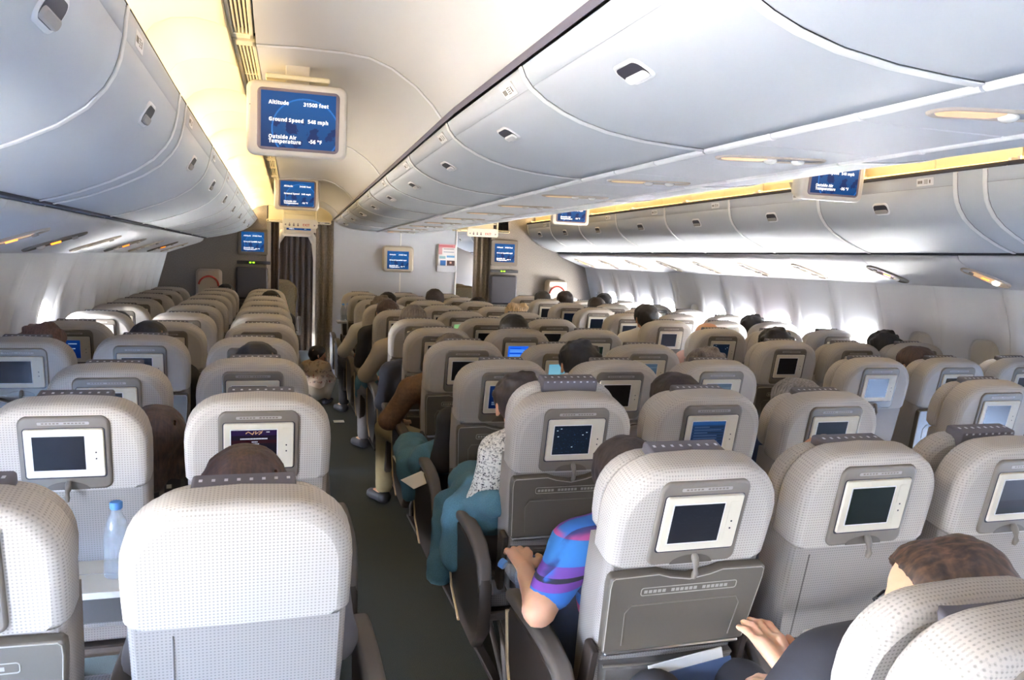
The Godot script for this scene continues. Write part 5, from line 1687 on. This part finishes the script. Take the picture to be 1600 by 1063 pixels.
func build_people() -> void:
	make_hair()
	make_pose("sit", seated())
	# left arm out on the aisle armrest, short sleeves
	var a := seated()
	a.sleeve = 0.66
	a.chest = Vector3(-0.01, 0.80, -0.335)
	a.neck = Vector3(-0.02, 0.915, -0.30)
	a.head = Vector3(-0.054, 1.032, -0.30)
	a.sh_l = Vector3(-0.20, 0.865, -0.29)
	a.el_l = Vector3(-0.325, 0.735, -0.22)
	a.wr_l = Vector3(-0.30, 0.765, -0.42)
	a.sh_r = Vector3(0.16, 0.86, -0.33)
	make_pose("arm", a)
	# head leaning to the left, arms close
	var l := seated()
	l.head = Vector3(-0.10, 1.115, -0.30)
	l.neck = Vector3(-0.05, 0.995, -0.30)
	l.sh_l = Vector3(-0.165, 0.925, -0.34)
	l.el_l = Vector3(-0.215, 0.72, -0.36)
	l.wr_l = Vector3(-0.08, 0.69, -0.55)
	make_pose("lean", l)
	# hunched forward, back and shoulders high
	var hu := seated()
	hu.chest = Vector3(-0.03, 0.92, -0.32)
	hu.neck = Vector3(-0.06, 1.03, -0.34)
	hu.head = Vector3(-0.08, 1.11, -0.37)
	hu.sh_l = Vector3(-0.23, 0.985, -0.31)
	hu.sh_r = Vector3(0.14, 0.985, -0.31)
	make_pose("hunch", hu)
	# leaning into the aisle, knees out
	var b := seated()
	b.sh_l = Vector3(-0.22, 0.93, -0.33)
	b.el_l = Vector3(-0.33, 0.73, -0.40)
	b.wr_l = Vector3(-0.24, 0.67, -0.62)
	b.kn_l = Vector3(-0.28, 0.57, -0.86)
	b.an_l = Vector3(-0.27, 0.10, -0.98)
	b.to_l = Vector3(-0.33, 0.045, -1.12)
	make_pose("aisle", b)
	# foreground passenger: head dropped to one side
	var c := seated()
	c.waist = Vector3(0.03, 0.68, -0.42)
	c.chest = Vector3(0.09, 0.80, -0.38)
	c.neck = Vector3(0.15, 0.925, -0.32)
	c.head = Vector3(0.175, 1.015, -0.275)
	c.sh_l = Vector3(0.03, 0.76, -0.42)
	c.el_l = Vector3(0.0, 0.70, -0.30)
	c.wr_l = Vector3(-0.01, 0.80, -0.47)
	c.sh_r = Vector3(0.27, 0.84, -0.33)
	c.el_r = Vector3(0.30, 0.64, -0.42)
	make_pose("doze", c, 1.0, Basis.from_euler(Vector3(-0.25, 1.15, -0.05)))
	# child squatting in the aisle
	var s := 0.62
	var ch := {"hip": Vector3(0, 0.15, 0.02), "waist": Vector3(0, 0.24, -0.01), "chest": Vector3(0, 0.36, -0.04), "neck": Vector3(0, 0.44, -0.05), "head": Vector3(0.01, 0.535, -0.06),
		"sh_l": Vector3(-0.11, 0.41, -0.05), "el_l": Vector3(-0.15, 0.28, -0.10), "wr_l": Vector3(-0.08, 0.22, -0.2), "sh_r": Vector3(0.11, 0.41, -0.05), "el_r": Vector3(0.15, 0.28, -0.10), "wr_r": Vector3(0.08, 0.22, -0.2),
		"th_l": Vector3(-0.06, 0.14, -0.01), "kn_l": Vector3(-0.10, 0.25, -0.22), "an_l": Vector3(-0.10, 0.06, -0.10), "to_l": Vector3(-0.11, 0.03, -0.2), "th_r": Vector3(0.06, 0.14, -0.01), "kn_r": Vector3(0.10, 0.25, -0.22), "an_r": Vector3(0.10, 0.06, -0.10), "to_r": Vector3(0.11, 0.03, -0.2)}
	make_pose("squat", ch, 0.78, Basis.from_euler(Vector3(0, -0.9, 0)))
	var kid := person("black haired child in a patterned shirt squatting in the aisle", "squat", Vector3(-1.09, 0, -8.6), 1.0, "short", "black", M.kidshirt, M.beige_cloth, -0.5)
	# [seat, dx, head top, hair, colour, pose, label, top, trousers]
	var P := [
		["C0", 0.0, 1.178, "long", "brown", "sit", "brown haired passenger with a parting, only the crown above the near cream seat", "grey_cloth", "jeans"],
		["B1", 0.20, 1.10, "long", "brown", "sit", "brown haired passenger in dark polka dots between two near seats", "dotted", "dark_cloth"],
		["C2", 0.007, 1.225, "long", "black", "sit", "black haired passenger with a centre parting in the left-block aisle seat", "grey_cloth", "dark_cloth"],
		["A3", 0.03, 1.225, "messy", "red", "sit", "reddish haired passenger in the window seat beside the shaded side wall", "grey_cloth", "dark_cloth"],
		["B3", 0.0, 1.24, "short", "black", "sit", "black haired passenger in the left-block middle seat", "dark_cloth", "dark_cloth"],
		["C3", -0.017, 1.165, "fringe", "greybrown", "sit", "bald passenger in the left-block aisle seat, pink crown just showing", "grey_cloth", "dark_cloth"],
		["A5", 0.073, 1.17, "short", "black", "sit", "black haired passenger low in the window seat behind the white cover", "grey_cloth", "dark_cloth"],
		["C8", 0.05, 1.235, "long", "black", "sit", "black haired passenger far up the left-block aisle seats", "dark_cloth", "dark_cloth"],
		["B10", 0.064, 1.23, "short", "black", "sit", "black haired passenger in the front row near the dark crew seat", "dark_cloth", "dark_cloth"],
		["D1", 0.0, 1.278, "short", "darkbrown", "arm", "passenger in a blue purple and pink striped top, elbow on the armrest", "stripes", "jeans"],
		["D2", -0.01, 1.24, "messy", "darkbrown", "lean", "brown haired passenger in a black speckled white top under a teal blanket", "speckle", "grey_cloth"],
		["D3", 0.0, 1.13, "short", "black", "sit", "passenger hidden behind the dim flight data seat", "dark_cloth", "dark_cloth"],
		["D4", -0.02, 1.20, "short", "greybrown", "aisle", "passenger in a brown jacket and khaki trousers, leg out in the aisle", "brown_cloth", "khaki"],
		["D5", -0.088, 1.15, "short", "black", "sit", "black haired passenger low in the centre-block left-aisle seat", "dark_cloth", "dark_cloth"],
		["D6", -0.008, 1.268, "long", "greybrown", "aisle", "passenger with straight grey brown hair and a beige sleeve, centre-block left-aisle seat", "beige_cloth", "grey_cloth"],
		["D7", -0.07, 1.26, "short", "brown", "sit", "brown haired passenger beside the aisle, behind two pale seats", "dark_cloth", "dark_cloth"],
		["D8", -0.02, 1.25, "messy", "greybrown", "aisle", "passenger in a white shirt leaning into the aisle near the front", "white_shirt", "dark_cloth"],
		["E5", 0.043, 1.265, "short", "black", "sit", "black haired passenger above the bright blue screen seat", "dark_cloth", "dark_cloth"],
		["F7", 0.02, 1.25, "bun", "blond", "sit", "blond passenger with two buns in the centre-block right-aisle seat", "white_shirt", "dark_cloth"],
		["E3", 0.02, 1.278, "messy", "black", "hunch", "black haired passenger in a cream shirt, centre-block middle seat", "white_shirt", "dark_cloth"],
		["E2", 0.013, 1.205, "short", "darkbrown", "sit", "dark brown haired passenger above the blue list screen seat", "grey_cloth", "dark_cloth"],
		["F2", 0.05, 1.182, "short", "grey", "sit", "grey haired passenger in the near centre-block right-aisle seat", "blue_cloth", "dark_cloth"],
		["E1", 0.10, 1.145, "fringe", "greybrown", "sit", "balding passenger with a pink crown above the dark green screen seat", "grey_cloth", "dark_cloth"],
		["F3", 0.09, 1.212, "messy", "greybrown", "sit", "grey brown haired passenger above the grey blue screen seat", "grey_cloth", "dark_cloth"],
		["H3", 0.09, 1.245, "messy", "black", "sit", "dark haired passenger with a grey streak in the right-block aisle seat", "dark_cloth", "dark_cloth"],
		["H4", 0.05, 1.222, "fringe", "black", "sit", "balding passenger with dark hair round a tan crown, right-block aisle seat", "pink_cloth", "dark_cloth"],
		["H5", -0.08, 1.305, "short", "black", "sit", "tall black haired passenger in a white shirt, right-block aisle seat", "white_shirt", "dark_cloth"],
		["K5", -0.08, 1.23, "messy", "black", "sit", "dark haired passenger against the bright window glow", "pink_cloth", "dark_cloth"],
		["J3", 0.13, 1.15, "messy", "black", "sit", "black haired passenger low in the right-block middle seat", "dark_cloth", "dark_cloth"],
		["K3", -0.05, 1.235, "messy", "black", "sit", "black haired passenger in front of the pulled down window shade", "grey_cloth", "dark_cloth"],
		["J2", 0.0, 1.215, "short", "brown", "sit", "brown haired passenger with a bare neck, right-block middle seat", "grey_cloth", "dark_cloth"],
		["E9", 0.115, 1.30, "short", "darkbrown", "sit", "brown haired passenger sitting tall before the front wall", "dark_cloth", "dark_cloth"],
		["E10", -0.27, 1.22, "short", "black", "sit", "black haired passenger in the second row before the front wall", "dark_cloth", "dark_cloth"],
		["F9", 0.07, 1.225, "short", "black", "sit", "black haired passenger near the bright-side doorway", "dark_cloth", "dark_cloth"],
		["H9", 0.03, 1.275, "short", "black", "sit", "dark haired passenger in the second row beside the tan curtain", "dark_cloth", "dark_cloth"],
		["J9", -0.2, 1.285, "short", "darkbrown", "sit", "dark haired passenger in front of the red banded housing", "dark_cloth", "dark_cloth"],
		["J8", -0.1, 1.25, "short", "darkbrown", "sit", "dark haired passenger in the third row, right-block middle seat", "dark_cloth", "dark_cloth"],
		["K9", -0.2, 1.27, "short", "black", "sit", "dark haired passenger in the second row by the bright windows", "dark_cloth", "dark_cloth"],
	]
	for p in P:
		var st: Array = SEAT[p[0]]
		person(p[6], p[5], Vector3(st[0] + p[1], 0, -st[1]), p[2] / 1.278, p[3], p[4], M[p[7]], M[p[8]], 0.0, "passengers in the rows")
	var fg := person("dark haired passenger with glasses dozing in the nearest centre-block seat", "doze", Vector3(-0.50, 0, -0.82), 1.0, "receding", "streaked", M.dark_cloth, M.dark_cloth)
	# glasses
	var g := MB.new()
	var hb: Basis = K.doze_turn
	var hc: Vector3 = K.doze_head
	for sx in [-1, 1]:
		g.tube([hc + hb * Vector3(0.09 * sx, 0.012, 0.0), hc + hb * Vector3(0.085 * sx, 0.012, -0.09), hc + hb * Vector3(0.055 * sx, 0.012, -0.118)], 0.003, 6)
		var pth := []
		for i in 13:
			var an := TAU * i / 12.0
			pth.append(hc + hb * Vector3(0.033 * sx + cos(an) * 0.024, 0.005 + sin(an) * 0.017, -0.117))
		g.tube(pth, 0.0022, 5)
	part("glasses", g.mesh(), M.black, fg)

# ---------------------------------------------------------------- loose things
func blanket(label: String, bones: Array) -> void:
	var fn := FastNoiseLite.new()
	fn.seed = 31
	fn.frequency = 9.0
	var m := MB.new()
	m.sdf(bones, 0.014, 0.05, [], fn, 0.018)
	tag(part("blanket", m.mesh(), M.teal, self), label, "blanket")

func bottle(label: String, at: Vector3, h: float, lying := false) -> void:
	if not K.has("bottle"):
		var rings := []
		for q in [[0.0, 0.026], [0.006, 0.031], [0.05, 0.031], [0.06, 0.029], [0.07, 0.031], [0.115, 0.031], [0.15, 0.024], [0.17, 0.013], [0.185, 0.012]]:
			var r := PackedVector3Array()
			for i in 14:
				var a := TAU * i / 14.0
				r.append(Vector3(cos(a) * q[1], q[0], sin(a) * q[1]))
			rings.append(r)
		var m := MB.new()
		m.loft(rings)
		K.bottle = m.mesh()
		m = MB.new()
		m.tube([Vector3(0, 0.18, 0), Vector3(0, 0.183, 0), Vector3(0, 0.198, 0), Vector3(0, 0.2, 0)], [0.013, 0.0155, 0.0155, 0.013], 14)
		K.cap = m.mesh()
		m = MB.new()
		m.tube([Vector3(0, 0.055, 0), Vector3(0, 0.105, 0)], 0.0318, 14)
		K.blabel = m.mesh()
	var t := thing("water_bottle", label, "bottle", at)
	t.scale = Vector3.ONE * h / 0.2
	if lying:
		t.rotation = Vector3(-1.2, 0.4, 0.3)
	part("bottle_body", K.bottle, M.plastic, t)
	part("cap", K.cap, M.bluecap, t)

func build_small_things() -> void:
	blanket("teal blanket draped over the lap and armrest of the speckled-top passenger", [
		[Vector3(-0.70, 0.66, -2.98), Vector3(-0.42, 0.68, -2.95), 0.09, 0.10], [Vector3(-0.72, 0.66, -2.80), Vector3(-0.70, 0.67, -3.20), 0.08, 0.09], [Vector3(-0.74, 0.74, -2.68), Vector3(-0.78, 0.64, -2.95), 0.05, 0.07],
		[Vector3(-0.84, 0.64, -2.90), Vector3(-0.86, 0.46, -2.86), 0.055, 0.04], [Vector3(-0.83, 0.62, -3.1), Vector3(-0.87, 0.36, -3.0), 0.05, 0.055], [Vector3(-0.45, 0.66, -3.25), Vector3(-0.70, 0.64, -3.25), 0.08, 0.08]])
	blanket("folded teal blanket over the knees beside the aisle, one row farther", [
		[Vector3(-0.80, 0.63, -3.72), Vector3(-0.55, 0.66, -3.80), 0.09, 0.09], [Vector3(-0.84, 0.60, -3.85), Vector3(-0.82, 0.62, -4.02), 0.08, 0.09], [Vector3(-0.87, 0.60, -3.80), Vector3(-0.86, 0.46, -3.78), 0.06, 0.05]])
	blanket("small dark teal blanket bundle beside the aisle farther forward", [
		[Vector3(-0.80, 0.60, -6.4), Vector3(-0.78, 0.5, -6.5), 0.08, 0.08], [Vector3(-0.78, 0.62, -6.2), Vector3(-0.70, 0.62, -6.4), 0.06, 0.08]])
	# the lowered tray behind the left-block middle seat carries a bottle and a card
	bottle("clear water bottle with a blue cap on the lowered tray behind the cream seats", Vector3(-1.94, 0.695, -2.36), 0.215)
	bottle("clear bottle with a blue cap beside the striped-top passenger", Vector3(-0.72, 0.62, -2.12), 0.2, true)
	bottle("blue capped bottle in the seat pocket in front of the folded teal blanket", Vector3(-0.69, 0.41, -3.97), 0.2)
	bottle("blue capped bottle on the far side table by the front wall", Vector3(-0.74, 0.86, -9.2), 0.2)
	bottle("second bottle on the far side table by the front wall", Vector3(-0.68, 0.86, -9.25), 0.2)
	var t := thing("side_table", "small grey fold-out table beside the aisle at the front row", "table", Vector3(-0.71, 0, -9.22))
	part("table_top", boxm(Vector3(-0.1, 0.835, -0.13), Vector3(0.1, 0.86, 0.13), 0.006), M.label, t)
	part("post", boxm(Vector3(0.06, 0.0, -0.05), Vector3(0.1, 0.835, 0.05), 0.006), M.surround, t)
	t = thing("magazine", "white magazine sticking out of the seat pocket behind the striped-top passenger", "magazine", Vector3(-0.52, 0.65, -1.68))
	t.rotation = Vector3(-0.2, 0, 0.12)
	part("pages", boxm(Vector3(-0.11, -0.15, 0.0), Vector3(0.10, -0.005, 0.006), 0.001), M.paper, t)
	part("magazine_cover", boxm(Vector3(-0.10, -0.15, 0.007), Vector3(0.12, -0.03, 0.010), 0.001), M.blue_cloth, t)
	t = thing("paper_card", "white card lying on the teal blanket by the aisle", "card", Vector3(-0.88, 0.60, -3.50))
	t.rotation = Vector3(0.2, 0.5, 0.2)
	part("sheet", boxm(Vector3(-0.06, 0, -0.05), Vector3(0.06, 0.003, 0.05), 0.001), M.paper, t)
	t = thing("paper_card", "small white slip tucked by the khaki trousers in the aisle", "card", Vector3(-0.875, 0.56, -4.02))
	t.rotation = Vector3(0.6, 0.3, 0.0)
	part("sheet", boxm(Vector3(-0.035, 0, -0.035), Vector3(0.035, 0.003, 0.035), 0.001), M.paper, t)
	t = thing("paper_card", "small bright scrap of paper on the dark aisle floor", "card", Vector3(-0.90, 0.02, -7.6))
	part("sheet", boxm(Vector3(-0.05, 0, -0.05), Vector3(0.05, 0.003, 0.05), 0.001), M.paper, t)
	# wrist bracelet of the striped-top passenger
	# dark antimacassar folded over a far seat
